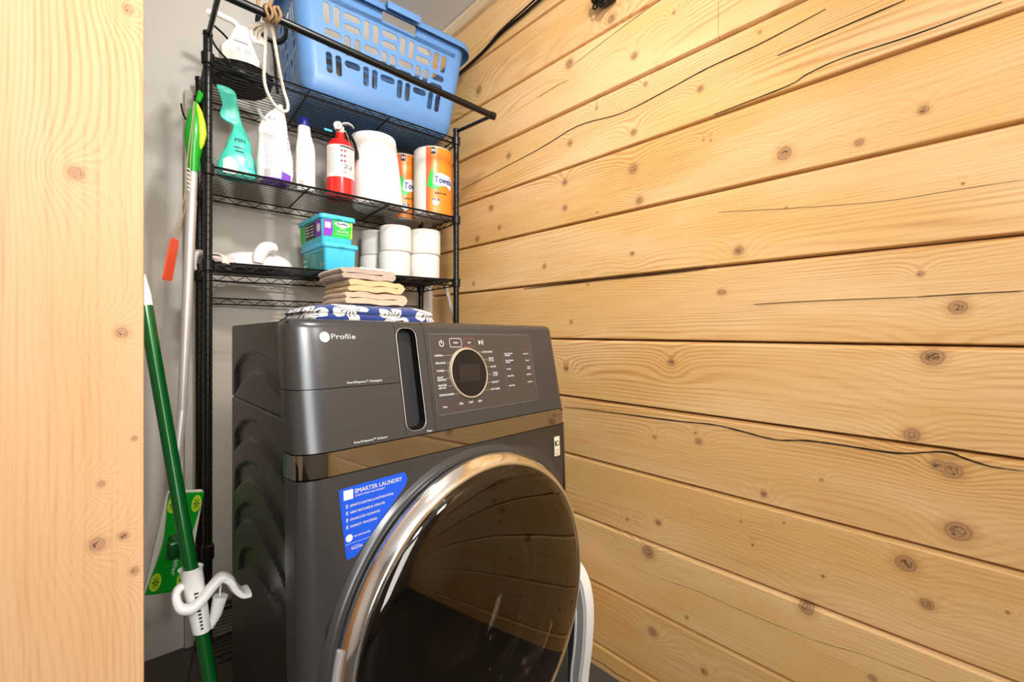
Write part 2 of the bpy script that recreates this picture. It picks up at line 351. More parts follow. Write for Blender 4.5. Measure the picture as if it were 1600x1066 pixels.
M['dgrey'] = plain('dark_grey_plastic', (.03, .033, .036), .5)
M['blue'] = plain('blue_plastic', srgb(94, 140, 194), .4, var=.05, scale=12)
M['green'] = plain('green_plastic', srgb(8, 158, 30), .3, var=.04)
M['lime'] = plain('lime_rubber', srgb(186, 226, 40), .45)
M['dkgreen'] = plain('dark_green_metal', srgb(8, 92, 34), .25, metal=.35, coat=.5)
M['silver'] = plain('satin_aluminium', (.66, .63, .60), .42, metal=.55, var=.02)
M['red'] = plain('red_paint', srgb(222, 30, 24), .22, coat=.5, var=.03)
M['orangered'] = plain('orange_red_plastic', srgb(236, 84, 48), .4)
M['navy'] = plain('blue_cap', srgb(18, 34, 130), .35)
M['purple'] = plain('purple_print', srgb(120, 70, 190), .45)
M['violet'] = plain('violet_print', srgb(140, 50, 205), .4)
M['pink'] = plain('pink_print', srgb(232, 190, 236), .45)
M['teal'] = plain('teal_film', srgb(70, 205, 180), .3, var=.12, scale=25, bump=.1)
M['teald'] = plain('dark_teal_film', srgb(20, 84, 82), .35)
M['tub'] = plain('turquoise_plastic', srgb(78, 202, 236), .3, var=.03)
M['tubl'] = plain('teal_print', srgb(20, 160, 160), .4)
M['labelgreen'] = plain('green_label', srgb(20, 196, 70), .35)
M['orange'] = plain('orange_wrap', srgb(240, 140, 44), .3, var=.06, scale=18)
M['redorange'] = plain('red_orange_wrap', srgb(232, 104, 60), .3)
M['sticker'] = plain('blue_sticker', srgb(18, 84, 214), .35, var=.02)
M['paper'] = plain('soft_white_paper', srgb(228, 223, 216), .85, var=.02, scale=300, bump=.35)
M['card'] = plain('cardboard_core', srgb(170, 140, 104), .9)
M['rope'] = plain('white_braided_cord', srgb(232, 226, 212), .8, var=.2, scale=260, bump=.8)
M['rope2'] = plain('brown_twisted_cord', srgb(150, 120, 84), .8, var=.5, scale=180, bump=.8)
M['steel'] = plain('bright_wire', (.8, .8, .8), .2, metal=1.)
def cloth(name, col, sc=420., var=.12):
    n = NT(name); o = n.obj(); f = n.noise(o, sc, 3, .7); g = n.noise(o, 30., 2)
    n.set(color=n.mix(n.math('ADD', n.math('MULTIPLY', f, .6), n.math('MULTIPLY', g, .4)), tuple(c*(1-var*2) for c in col), tuple(min(1, c*(1+var)) for c in col)), rough=.95, sheen=.3)
    n.bump(f, .7, .003); return n.m
M['terry'] = cloth('beige_terry', srgb(192, 170, 152), var=.2); M['terry2'] = cloth('cream_terry', srgb(222, 190, 140), var=.2); M['terry3'] = cloth('pale_peach_terry', srgb(220, 190, 160), var=.2)
M['clothw'] = cloth('white_cloth', srgb(228, 218, 212))
def floral():
    n = NT('hibiscus_print'); o = n.obj(); x, y, z = n.sep(o)
    P = n.comb(x, n.math('ADD', y, n.math('MULTIPLY', z, 1.)), 0.)
    vo = n.node('ShaderNodeTexVoronoi', {'Vector': P, 'Scale': 10.5, 'Randomness': .55}, voronoi_dimensions='2D')
    loc = n.vec('SUBTRACT', n.vec('SCALE', P) if False else P, n.vec('DIVIDE', vo.outputs['Position'], (1., 1., 1.)))
    lx, ly, lz = n.sep(loc); r = n.math('MULTIPLY', n.vec('LENGTH', n.comb(lx, ly, 0.)), 10.5)
    a = n.math('ARCTAN2', ly, lx)
    pet = n.math('ABSOLUTE', n.math('COSINE', n.math('MULTIPLY', a, 2.5)))
    edge = n.math('MULTIPLY_ADD', pet, .24, .20)
    wob = n.noise(P, 90., 2); r2 = n.math('ADD', r, n.math('MULTIPLY', n.math('SUBTRACT', wob, .5), .12))
    fl = n.math('LESS_THAN', r2, edge)
    ray_ = n.math('GREATER_THAN', n.math('SINE', n.math('MULTIPLY', a, 15.)), .62)
    ray_ = n.math('MULTIPLY', ray_, n.math('MULTIPLY', n.math('LESS_THAN', r2, .27), n.math('GREATER_THAN', r2, .07)))
    small = n.node('ShaderNodeTexVoronoi', {'Vector': P, 'Scale': 38.}, voronoi_dimensions='2D')
    sm = n.math('MULTIPLY', n.math('LESS_THAN', small.outputs['Distance'], .2), n.math('GREATER_THAN', r, .6))
    c = n.mix(fl, srgb(24, 52, 122), srgb(225, 220, 210)); c = n.mix(sm, c, srgb(238, 234, 226)); c = n.mix(ray_, c, srgb(24, 36, 84))
    f = n.noise(o, 420., 3, .7); n.set(color=c, rough=.95, sheen=.3); n.bump(f, .6, .003); return n.m
M['floral'] = floral()
def door_glass(nm='smoked_door_glass', tint=(.30, .27, .24, 1), ior=1.62):
    n = NT(nm); t = n.t; out = t.nodes['Material Output']
    tr = t.nodes.new('ShaderNodeBsdfTransparent'); tr.inputs[0].default_value = tint
    gl = t.nodes.new('ShaderNodeBsdfGlossy'); gl.inputs['Roughness'].default_value = .015; gl.inputs[0].default_value = (.95, .88, .8, 1)
    fr = t.nodes.new('ShaderNodeFresnel'); fr.inputs[0].default_value = ior
    mx = t.nodes.new('ShaderNodeMixShader')
    f2 = n.math('MULTIPLY_ADD', fr.outputs[0], .9, .02)
    t.links.new(f2, mx.inputs[0]); t.links.new(tr.outputs[0], mx.inputs[1]); t.links.new(gl.outputs[0], mx.inputs[2]); t.links.new(mx.outputs[0], out.inputs[0]); return n.m
M['glass'] = door_glass(); M['bowl'] = door_glass('thick_inner_glass', (.75, .76, .78, 1), 1.9)
M['bowl2'] = plain('inner_glass', (.02, .017, .015), .06, coat=.6)
M['gasket'] = plain('grey_rubber', (.26, .27, .29), .3)
M['drum'] = plain('drum_steel', (.22, .21, .2), .25, metal=1.)

# ------------------------------------------------------------------ the room
XW, YB, YF, XL, ZC = 1.289, 2.08, -2.3, .02, 2.66
def wall_right():
    mb = MB(); P = .212; T = .011
    prof_joint = [(.0, .0045), (.0045, .0012)]          # bottom edge of the board above: (depth, dz)
    for k in range(-1, 13):
        z0 = .067+P*(k-1); z1 = z0+P
        segs = [(YF, YB)]
        if k == 10: segs = [(YF, .579), (.5805, YB)]
        if k == 8: segs = [(YF, 1.371), (1.3722, YB)]
        dx = .0015*math.sin(k*2.3)
        for a, b in segs:
            prof = [(XW+.05, z0+.0012), (XW+.017+dx, z0+.0030), (XW+.002+dx, z0+.0050), (XW+dx, z0+.0068),
                    (XW+dx, z1-.0100), (XW+.0012+dx, z1-.0080), (XW+.010+dx, z1-.0020), (XW+.017+dx, z1-.0008), (XW+.05, z1-.0006)]
            mb.cur = 0
            mb.loft([[(x, y, z+T*y) for x, z in prof] for y in (a, a+(b-a)*.5, b)])
    mb.cur = 1; mb.box((XW+.04, (YB+YF)/2, 1.3), (.02, YB-YF, 3.2))
    mb.cur = 2
    rnd = random.Random(5)
    for pts, wd in CRACKS:
        sm = smooth_path([(y, z, 0) for y, z in pts], 5); n = len(sm); up, dn = [], []
        for i, p in enumerate(sm):
            t = i/(n-1); q = wd*.44*min(1, 6*t+.15, 6*(1-t)+.15)*(.55+.9*rnd.random()*.6)
            up.append((XW-.0016, p[0], p[1]+q)); dn.append((XW-.0016, p[0], p[1]-q))
        m = len(mb.v); fs = []
        back = [(XW+.004, p[1], p[2]) for p in up]+[(XW+.004, p[1], p[2]) for p in dn]
        vs = up+dn+back
        for i in range(n-1):
            fs.append((i, i+1, n+i+1, n+i)); fs.append((i, 2*n+i, 2*n+i+1, i+1)); fs.append((n+i, n+i+1, 3*n+i+1, 3*n+i))
        mb.add(vs, fs)
    o = mb.build('wall_right', [M['pine'], M['groove'], M['crack']], smooth=20, origin=(0, 0, 0)); tag(o, kind='structure')
wall_right()
def slab(name, c, d, m): 
    mb = MB(); mb.box(c, d); return tag(mb.build(name, m, smooth=0), kind='structure')
slab('wall_back', ((XW+XL)/2-.2, YB+.05, 1.4), (XW-XL+.55, .1, 2.9), M['paint'])
slab('wall_left', (XL-.05, (YB+.74)/2, 1.4), (.1, YB-.74, 2.9), M['paint'])
slab('wall_front', (-1.1, .69, 1.4), (1.95, .1, 2.9), M['paint'])
slab('wall_rear', (-.4, YF-.05, 1.4), (3.6, .1, 2.9), M['paint'])
slab('wall_side', (-2.12, (YF+.64)/2, 1.4), (.1, .64-YF, 2.9), M['paint'])
slab('ceiling', (-.4, (YB+YF)/2, ZC+.06), (3.7, YB-YF+.4, .1), M['ceil'])
slab('floor', (-.4, (YB+YF)/2, -.05), (3.7, YB-YF+.4, .1), M['floor'])
mb = MB(); mb.loft([[(x, y, z+.0) for x, z in ((XW+.01, 2.615+.0*y), (XW-.018, 2.617), (XW-.03, 2.628), (XW-.03, 2.665), (XW+.01, 2.665))] for y in (YF, YB)])
tag(mb.build('trim_1', M['trim'], smooth=20, origin=(0, 0, 0)), kind='structure')
mb = MB(); mb.rbox((-.068, .68, 1.33), (.202, .12, 2.66), .003, 2)
tag(mb.build('trim_2', M['post'], smooth=25, origin=(0, 0, 0)), kind='structure')
mb = MB(); mb.rbox((.742, 2.066, 1.03), (1.034, .024, 2.05), .003, 2)
tag(mb.build('trim_3', M['panel'], smooth=25), kind='structure')

# ------------------------------------------------------------------ washer
def T(z):
    if z > .958: return .2*(z-.958)
    if z < .917: return -.012*min(1., (.917-z)/.3)
    return 0.
def Wt(off=0.): return lambda u, z, d=0.: Wf(u, T(z)-off+d, z)
washer = thing('washing_machine', Wf(.355, .25, 0), 'graphite front-loading washer dryer with a chrome-ringed round door, standing against the pine wall', 'washing machine')
RC = .030; RU = .060
def plan(u0, u1, wide=0., r=RC, n=6, back=.06):
    """plan outline of the front between u0 and u1, with the rounded corners of the cabinet"""
    pts = []
    if u0 <= 0.001:
        pts.append((-wide, back)); 
        for k in range(n+5):
            a = math.pi+math.pi/2*k/(n+4); pts.append((RU-wide+RU*math.cos(a), r-wide+r*math.sin(a)))
    else: pts.append((u0, -wide))
    if u1 >= .710:
        for k in range(n+1):
            a = -math.pi/2+math.pi/2*k/n; pts.append((.711+wide-r+r*math.cos(a), r-wide+r*math.sin(a)))
        pts.append((.711+wide, back))
    else: pts.append((u1, -wide))
    return pts
def fascia(mb, u0, u1, zs, wide=0., r=RC, top=False, tk=.012):
    pl = plan(u0, u1, wide, r)
    rows = [(z, 0.) for z in zs]
    if top: rows += [(zs[-1]+.005, .0006), (zs[-1]+.010, .003), (zs[-1]+.0145, .008), (zs[-1]+.0165, .016), (zs[-1]+.017, .06)]
    m = len(pl); vs = []
    for z, e in rows:
        for u, v in pl:
            vv = max(v, min(v+e, .10)) if e else v
            uu = u
            if e and r and (u < .03 and u0 <= .001): uu = max(u, min(e*.9, .02))if e < .05 else max(u, .0)
            vs.append(Wf(uu, vv+T(z), z))
    fs = [(i*m+j, i*m+j+1, (i+1)*m+j+1, (i+1)*m+j) for i in range(len(rows)-1) for j in range(m-1)]
    mb.add(vs, fs)
    # edges returning inward
    for row in (0,) if top else (0, len(rows)-1):
        z = rows[row][0]; a = len(mb.v); vs2 = [Wf(u+(0 if .03 < u < .68 else (.008 if u < .03 else -.008)), max(v, 0)+T(z)+tk, z) for u, v in pl]
        base = [vs[row*m+j] for j in range(m)]
        mb.add(base+vs2, [(j, j+1, m+j+1, m+j) for j in range(m-1)])
    for col in ([0] if u0 > .001 else [])+([m-1] if u1 < .71 else []):
        c = [vs[i*m+col] for i in range(len(rows))]; u, v = pl[col]
        c2 = [Wf(u, v+e+T(z)+tk, z) for z, e in rows]
        mb.add(c+c2, [(i, i+1, len(rows)+i+1, len(rows)+i) for i in range(len(rows)-1)])
# cabinet with embossed left side
def curve_at(c, y):
    for (y0, z0), (y1, z1) in zip(c, c[1:]):
        lo, hi = min(y0, y1), max(y0, y1)
        if lo <= y <= hi and hi > lo: return z0+(z1-z0)*(y-y0)/(y1-y0)
    return None
def sstep(x): x = max(0., min(1., x)); return x*x*(3-2*x)
SMA = [([(p[0], p[1]) for p in smooth_path([(a, b, 0) for a, b in A_], 5)], [(p[0], p[1]) for p in smooth_path([(a, b, 0) for a, b in B_], 5)]) for A_, B_ in ARCS]
def emboss(y, z):
    h = 0.
    for A_, B_ in SMA:
        za, zb = curve_at(A_, y), curve_at(B_, y)
        if za is None: continue
        if zb is None: zb = za
        if z > za: continue
        if z > zb: h = max(h, .0068*sstep((za-z)/.007))
        else:
            dd = (zb-z); h = max(h, .0068*sstep(min(1, (za-zb)/.006))*(1-sstep(dd/.008)))
    if abs(z-1.008) < .0022: h = max(h, .004)
    return h
mb = MB(); Y0, Y1 = .768, 1.262; NY, NZ = 125, 300
def side(i, j):
    z = 1.172*j; ya = Y0+.044*sstep((z-.93)/.09); y = ya+(Y1-ya)*i
    x = .2286+emboss(y, z)
    if y > Y1-.012: x += .012*(1-math.sqrt(max(0, 1-((y-(Y1-.012))/.012)**2)))
    return (x, y, z)
mb.grid(NY, NZ, side)
BR = Wf(.711, .49, 0); FR = Wf(.711, .06, 0)
c = [(.2286, Y0), (.2406, Y1), (BR[0], Y1+.05), (FR[0], FR[1])]
mb.add([(x, y, 0) for x, y in c]+[(x, y, 1.172) for x, y in c], [(1, 5, 6, 2), (2, 6, 7, 3), (0, 1, 2, 3)])
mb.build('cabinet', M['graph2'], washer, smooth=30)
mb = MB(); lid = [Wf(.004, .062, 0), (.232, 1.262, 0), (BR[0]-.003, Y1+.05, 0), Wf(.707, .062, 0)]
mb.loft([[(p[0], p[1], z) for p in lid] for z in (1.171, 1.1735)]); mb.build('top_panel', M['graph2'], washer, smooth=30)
# dark core behind the fascias
mb = MB(); cr_ = [Wf(.006, .058, 0), Wf(.030, .034, 0), Wf(.068, .018, 0), Wf(.68, .018, 0), Wf(.705, .05, 0)]
mb.loft([[(p[0]+E2[0]*max(T(z), 0), p[1]+E2[1]*max(T(z), 0), z) for p in cr_] for z in (.9, .958, 1.165)])
mb.build('front_core', M['seam'], washer, smooth=0)
mb = MB(); fascia(mb, 0, .1975, [1.0605, 1.10, 1.14, 1.161], top=True); dd = mb.build('detergent_drawer', M['graph'], washer, smooth=40)
mb = MB(); fascia(mb, 0, .1975, [.959, 1.0, 1.03, 1.0592]); sd = mb.build('softener_drawer', M['graph'], washer, smooth=40)
mb = MB(); fascia(mb, .2675, .711, [.959, 1.0, 1.06, 1.12, 1.161], top=True); cp = mb.build('control_panel', M['graph'], washer, smooth=40)
mb = MB()
hole = rr2(.2005, .968, .2465, 1.164, .017, 6)
mb.plate([(.1985, .959), (.2665, .959), (.2665, 1.1655), (.1985, 1.1655)], [hole], .010, lambda u, z, d: Wf(u, T(z)+d, z))
fascia(mb, .1985, .2665, [1.1645, 1.165], top=False)
pl = [(e, z) for z, e in ((1.1655, .0002), (1.170, .003), (1.1745, .008), (1.1770, .016), (1.178, .06))]
mb.add([Wf(u, T(z)+e, z) for e, z in pl for u in (.1985, .2665)], [(2*i, 2*i+1, 2*i+3, 2*i+2) for i in range(4)])
hp = mb.build('handle_panel', M['graph'], washer, smooth=30)
mb = MB()
def inset(du_l, du_r, dz, dep): return [Wf(u, T(z)+dep, z) for u, z in rr2(.2005+du_l, .968+dz, .2465-du_r, 1.164-dz, max(.004, .017-du_r), 6)]
mb.loft([inset(0, 0, 0, 0), inset(.0008, .0008, .001, .002), inset(.008, .002, .004, .018), inset(.015, .003, .010, .036)], caps=(False, True))
mb.build('pull_recess', M['black'], hp, smooth=30)
mb = MB(); mb.tube([Wf(u, T(z)-.0000, z) for u, z in rr2(.2005, .968, .2465, 1.164, .017, 6)], .0004, 6, closed=True); mb.build('recess_rim', M['silver'], hp)
# lettering on the drawers
mb = MB(); f = Wt(.0007); text(mb, 'Profile', .0695, 1.143, .0088, f, width=.045, bold=.0003)
mb.plate(circ(.058, 1.1465, .0088, 32), [], .0003, lambda u, z, d: Wf(u, T(z)-.0008+d, z))
text(mb, 'SmartDispense™ Detergent', .090, 1.0655, .0036, f, width=.069, bold=.0002)
mb.cur = 1
g = Wt(.0011)
for a in range(4):
    ca, sa = math.cos(a*math.pi/2+.6), math.sin(a*math.pi/2+.6)
    stroke(mb, [(.058+.0052*ca+.0014*math.cos(t), 1.1465+.0052*sa+.0014*math.sin(t)) for t in (0, 1, 2, 3, 4.2)], .0004, g)
stroke(mb, circ(.058, 1.1465, .0074, 28), .0004, g, True)
stroke(mb, [(.0545, 1.149), (.0535, 1.146), (.0555, 1.1445), (.0575, 1.146), (.056, 1.1475)], .0006, g); stroke(mb, [(.0625, 1.149), (.0595, 1.1495), (.0595, 1.1445), (.0625, 1.1445)], .0006, g); stroke(mb, [(.0595, 1.147), (.0618, 1.147)], .0006, g)
mb.build('lettering', [M['ink'], M['inkg']], dd, smooth=0)
mb = MB(); text(mb, 'SmartDispense™ Softener', .092, .9645, .0036, f, width=.066, bold=.0002); mb.build('lettering', M['ink'], sd, smooth=0)
mb = MB(); text(mb, 'Filter', .2455, .9612, .0036, f, width=.013, bold=.0002); mb.build('lettering', M['ink'], hp, smooth=0)
# touch screen
mb = MB(); mb.plate(rr2(.276, .989, .597, 1.153, .004, 3), [], .0015, lambda u, z, d: Wf(u, T(z)-.0009+d, z)); ts = mb.build('touch_screen', M['screen'], washer, smooth=0)
mb = MB(); f = Wt(.0012); outl = rr2(.276, .989, .597, 1.153, .004, 3); stroke(mb, outl, .0007, f, True); mb.build('screen_edge', M['inkg'], ts, smooth=0)
DC = (.374, 1.069)
mb = MB(); mb.plate(circ(DC[0], DC[1], .0515, 56), [], .004, lambda u, z, d: Wf(u, T(z)-.005+d, z)); dial = mb.build('dial', M['gloss'], washer, smooth=30)
mb = MB(); mb.loft([[Wf(u, T(z)-e, z) for u, z in circ(DC[0], DC[1], r, 56)] for r, e in ((.0505, .005), (.051, .0065), (.053, .0062), (.0545, .001))], caps=(False, False)); mb.build('dial_ring', M['gold'], dial)
mb = MB(); mb.plate(rr2(.343, 1.050, .404, 1.088, .002, 2), [], .0004, lambda u, z, d: Wf(u, T(z)-.0056+d, z)); mb.build('display', plain('dim_display', (.022, .017, .013), .3, spec=.3), dial, smooth=0)
mb = MB(); f = Wt(.0014)
stroke(mb, circ(.3085, 1.133, .0058, 24, 115, 425), .0014, f); stroke(mb, [(.3085, 1.133), (.3085, 1.1405)], .0014, f)
for a, b, t in ((.331, .364, 'WASH'), (.371, .404, 'DRY')):
    mb.cur = 0 if t == 'WASH' else 2
    stroke(mb, rr2(a, 1.125, b, 1.1435, .003, 3), .0008, f, True); mb.cur = 0
    text(mb, t, (a+b)/2, 1.1325, .0034, f, align='C', bold=.0003)
mb.add([(.4165, 1.1295, 0), (.4165, 1.1395, 0), (.4235, 1.1345, 0)], [(0, 1, 2)], f)
for x in (.4258, .4300): stroke(mb, [(x, 1.1295), (x, 1.1395)], .0012, f)
left = [('NORMAL', 1.108), ('DELICATES', 1.0925), ('TOWELS', 1.0765), ('BULKY|BEDDING', 1.0605), ('SANITIZE|with Oxi', 1.0445), ('DOWNLOADED', 1.0275)]
right = [('ACTIVE WEAR', 1.1125, .418), ('QUICK|CYCLE', 1.0955, .437), ('WHITES', 1.0785, .4385), ('WASH|& DRY', 1.0615, .4445), ('RESCUE™', 1.0435, .4375), ('SELF CLEAN', 1.028, .4315)]
def lines(t, x, z, h, al, gap=1.4, **k):
    L_ = t.split('|')
    for i, s_ in enumerate(L_): text(mb, s_, x, z+((len(L_)-1)/2-i)*h*gap-h/2, h, f, align=al, bold=.0003, **k)
for i, (t, z) in enumerate(left):
    lines(t, .2865, z, .0037, 'L')
    L_ = max(len(q) for q in t.split('|')); x0 = .288+L_*.0029
    dz = z-DC[1]; xe = DC[0]-math.sqrt(max(.053**2-dz*dz, 1e-6)); mb.cur = 3
    if xe > x0: stroke(mb, [(x0, z), (xe, z)], .0005, f)
    mb.cur = 0
for t, z, x in right:
    lines(t, x+.004, z, .0037, 'L'); dz = z-DC[1]; xe = DC[0]+math.sqrt(max(.053**2-dz*dz, 1e-6)); mb.cur = 3; stroke(mb, [(xe, z), (x+.002, z)], .0005, f); mb.cur = 0
lines('More', .292, 1.0035, .0037, 'L')
for t, x in (('SOIL', .336), ('TEMP', .362), ('SPIN', .391)): lines(t, x, 1.006, .0040, 'L')
mb.cur = 1
stroke(mb, [(.4905, 1.117), (.4905, 1.018)], .0006, f); text(mb, 'Touch controls', .496, 1.1155, .0022, f)
mb.cur = 2; stroke(mb, [(.5905, 1.117), (.5905, 1.028)], .0006, f); text(mb, 'Dry options', .586, 1.1155, .0026, f, align='R', bold=.0002); mb.cur = 0
for t, z in (('Smart Dispense|Detergent', 1.105), ('Smart Dispense|Softener', 1.0885), ('Prewash', 1.0705), ('Delay Wash', 1.054), ('Extra Rinse', 1.0315)): lines(t, .497, z, .0031, 'L')
for t, z in (('Steam Dry', 1.105), ('Dryness', 1.0885), ('Extra|Tumble', 1.0705), ('Rack Dry', 1.054), ('Delay Dry', 1.0355)): lines(t, .584, z, .0031, 'R')
mb.build('lettering', [M['ink'], M['inkg'], M['inkr'], M['gold']], ts, smooth=0)
# mirror band, lower front, door surround
mb = MB(); fascia(mb, 0, .711, [.9185, .9205, .94, .9555, .9575], wide=.001); mb.build('mirror_band', M['band'], washer, smooth=40)
mb = MB()
CU, CZ, HR = .378, .553, .312
mb.plate([(.036, .0), (.693, .0), (.693, .9165), (.036, .9165)], [circ(CU, CZ, HR, 96)], .012, lambda u, z, d: Wf(u, T(z)+d, z))
for sgn in (0, 1):
    rows = [0, .3, .6, .75, .9, .9165]; r = .018
    pts = ([(0, .06)]+[(.036+.036*math.cos(math.pi+math.pi/2*k/9), .024+.024*math.sin(math.pi+math.pi/2*k/9)) for k in range(10)]) if not sgn else ([(.711-r+r*math.cos(-math.pi/2+math.pi/2*k/6), r+r*math.sin(-math.pi/2+math.pi/2*k/6)) for k in range(7)]+[(.711, .06)])
    m = len(pts); mb.add([Wf(u, v+T(z), z) for z in rows for u, v in pts], [(i*m+j, i*m+j+1, (i+1)*m+j+1, (i+1)*m+j) for i in range(len(rows)-1) for j in range(m-1)])
# raised lip round the door, kept inside the cabinet width
prof = [(.3575, .0006), (.3550, -.0012), (.3510, -.0050), (.3465, -.0075), (.3420, -.0080), (.3370, -.0060), (.3320, .0), (.3260, .008), (.3180, .014), (.3125, .03)]
loops = []
for r, v in prof:
    l = []
    for k in range(192):
        a = 2*math.pi*k/192; ca, sa = math.cos(a), math.sin(a)
        lim = ((.709-CU) if ca > 0 else (CU-.012))/max(abs(ca), 1e-3); lim = min(lim, .3575)
        r_ = .322+(r-.322)*min(1., max(.08, (lim-.322)/(.3575-.322))) if r > .322 else r
        z = CZ+r_*sa; l.append(Wf(CU+r_*ca, v+T(min(z, .916)), z))
    loops.append(l)
mb.loft(loops, caps=(False, False))
lf = mb.build('front_panel', M['graph'], washer, smooth=40)
door = None
mb = MB(); n = 128
DU = .387; DZ = .552
def ring(r, v): return [Wf(DU+r*math.cos(2*math.pi*k/n), v, DZ+r*math.sin(2*math.pi*k/n)) for k in range(n)]
mb.loft([ring(r, v) for r, v in ((.300, -.012), (.338, -.006), (.3430, -.010), (.3438, -.020), (.3425, -.026), (.3270, -.0435), (.3235, -.0455), (.319, -.0450), (.316, -.041))], caps=(False, False))
door = mb.build('door', M['chrome'], washer, smooth=50)
mb = MB(); mb.loft([ring(r, v) for r, v in ((.317, -.042), (.315, -.046), (.293, -.054), (.25, -.063), (.19, -.071), (.10, -.077), (.03, -.079), (.004, -.079))], caps=(False, True)); mb.build('glass', M['glass'], door, smooth=60)
mb = MB(); mb.loft([ring(r, v) for r, v in ((.310, -.038), (.285, -.035), (.255, -.02), (.230, .04), (.205, .10), (.16, .125), (.08, .13), (.004, .13))], caps=(False, True)); mb.build('inner_bowl', M['bowl'], door, smooth=60)
mb = MB(); mb.loft([ring(r, v) for r, v in ((.331, .01), (.30, .0), (.27, .012), (.262, .035), (.268, .055), (.255, .06))], caps=(False, False)); mb.build('gasket', M['gasket'], washer, smooth=50)
mb = MB(); mb.loft([ring(r, v) for r, v in ((.255, .06), (.27, .065), (.27, .36), (.26, .38), (.02, .40))], caps=(False, True))
for k in range(3):
    a = 2.1+k*2.094
    mb.tube([Wf(CU+.25*math.cos(a), v, CZ+.25*math.sin(a)) for v in (.08, .2, .36)], [.02, .035, .03], 8)
mb.build('drum', M['drum'], washer, smooth=50)
mb = MB(); hl = []
for k in range(13):
    a = math.radians(165+k*3.4); hl.append([Wf(DU+r*math.cos(a), v, DZ+r*math.sin(a)) for r, v in ((.3432, -.008), (.3475, -.012), (.3485, -.026), (.3434, -.031))])
mb.loft(hl); mb.build('door_grip', M['grey'], door, smooth=50)
# stickers
mb = MB(); st_o = smooth_path([(.066, .8885, 0), (.071, .8935, 0), (.182, .8955, 0), (.193, .893, 0), (.198, .884, 0), (.1945, .873, 0), (.185, .862, 0), (.097, .781, 0), (.088, .776, 0), (.079, .776, 0), (.074, .782, 0), (.0645, .878, 0), (.066, .8885, 0)], 3)
st = [(p[0], p[1]) for p in st_o[:-1]]
mb.plate(st, [], .0004, lambda u, z, d: Wf(u, T(z)-.0006+d, z)); bl = mb.build('blue_sticker', M['sticker'], washer, smooth=0)
mb = MB(); f = Wt(.0010)
mb.plate(rr2(.0715, .8735, .0885, .8895, .0006, 2), [], .0002, lambda u, z, d: Wf(u, T(z)-.0010+d, z))
text(mb, 'SMARTER LAUNDRY', .0915, .8812, .0068, f, width=.094, bold=.0005)
text(mb, 'STARTS WHEN YOU CONNECT', .0925, .8752, .0030, f, width=.058, bold=.0002)
for i, (t, wd) in enumerate((('REMOTE CONTROL & NOTIFICATIONS', .084), ('NEW FEATURES & UPDATES', .066), ('ENHANCED CLEANING', .056), ('ENERGY TRACKING', .050))):
    z = .8605-i*.0115; text(mb, t, .0825, z, .0037, f, width=wd, bold=.0003)
    stroke(mb, rr2(.0755, z-.0008, .0785, z+.005, .0008, 2), .0006, f, True); stroke(mb, [(.0768, z+.0015), (.0768, z+.0032)], .0008, f)
mb.plate(circ(.0800, .8095, .0062, 28), [], .0002, lambda u, z, d: Wf(u, T(z)-.0010+d, z))
text(mb, 'GE APPLIANCES', .0885, .8085, .0028, f, width=.030, bold=.0002)
stroke(mb, [(.0725, .800), (.119, .800)], .0004, f)
text(mb, 'POWERED BY', .0835, .7935, .0014, f, width=.016); text(mb, 'SmartHQ', .0835, .7890, .0036, f, width=.020, bold=.0003)
mb.cur = 1; stroke(mb, circ(.0795, .7915, .0022, 16), .0011, f, True)
mb.build('lettering', [M['ink'], M['purple']], bl, smooth=0)
mb = MB(); mb.plate(rr2(.6535, .8365, .6765, .8865, .001, 2), [], .0004, lambda u, z, d: Wf(u, T(z)-.0008+d, z)); tn = mb.build('warranty_sticker', plain('cream_sticker', srgb(226, 214, 186), .5), washer, smooth=0)
mb = MB(); f = Wt(.0012)
text(mb, '1', .6555, .862, .014, f, width=.0045, bold=.0006); stroke(mb, circ(.6682, .8685, .0058, 22, 60, 380), .0026, f)
for z, w_ in ((.853, .015), (.849, .017), (.843, .015), (.840, .012)): stroke(mb, [(.657, z), (.657+w_, z)], .0009, f)
mb.build('lettering', M['seam'], tn, smooth=0)

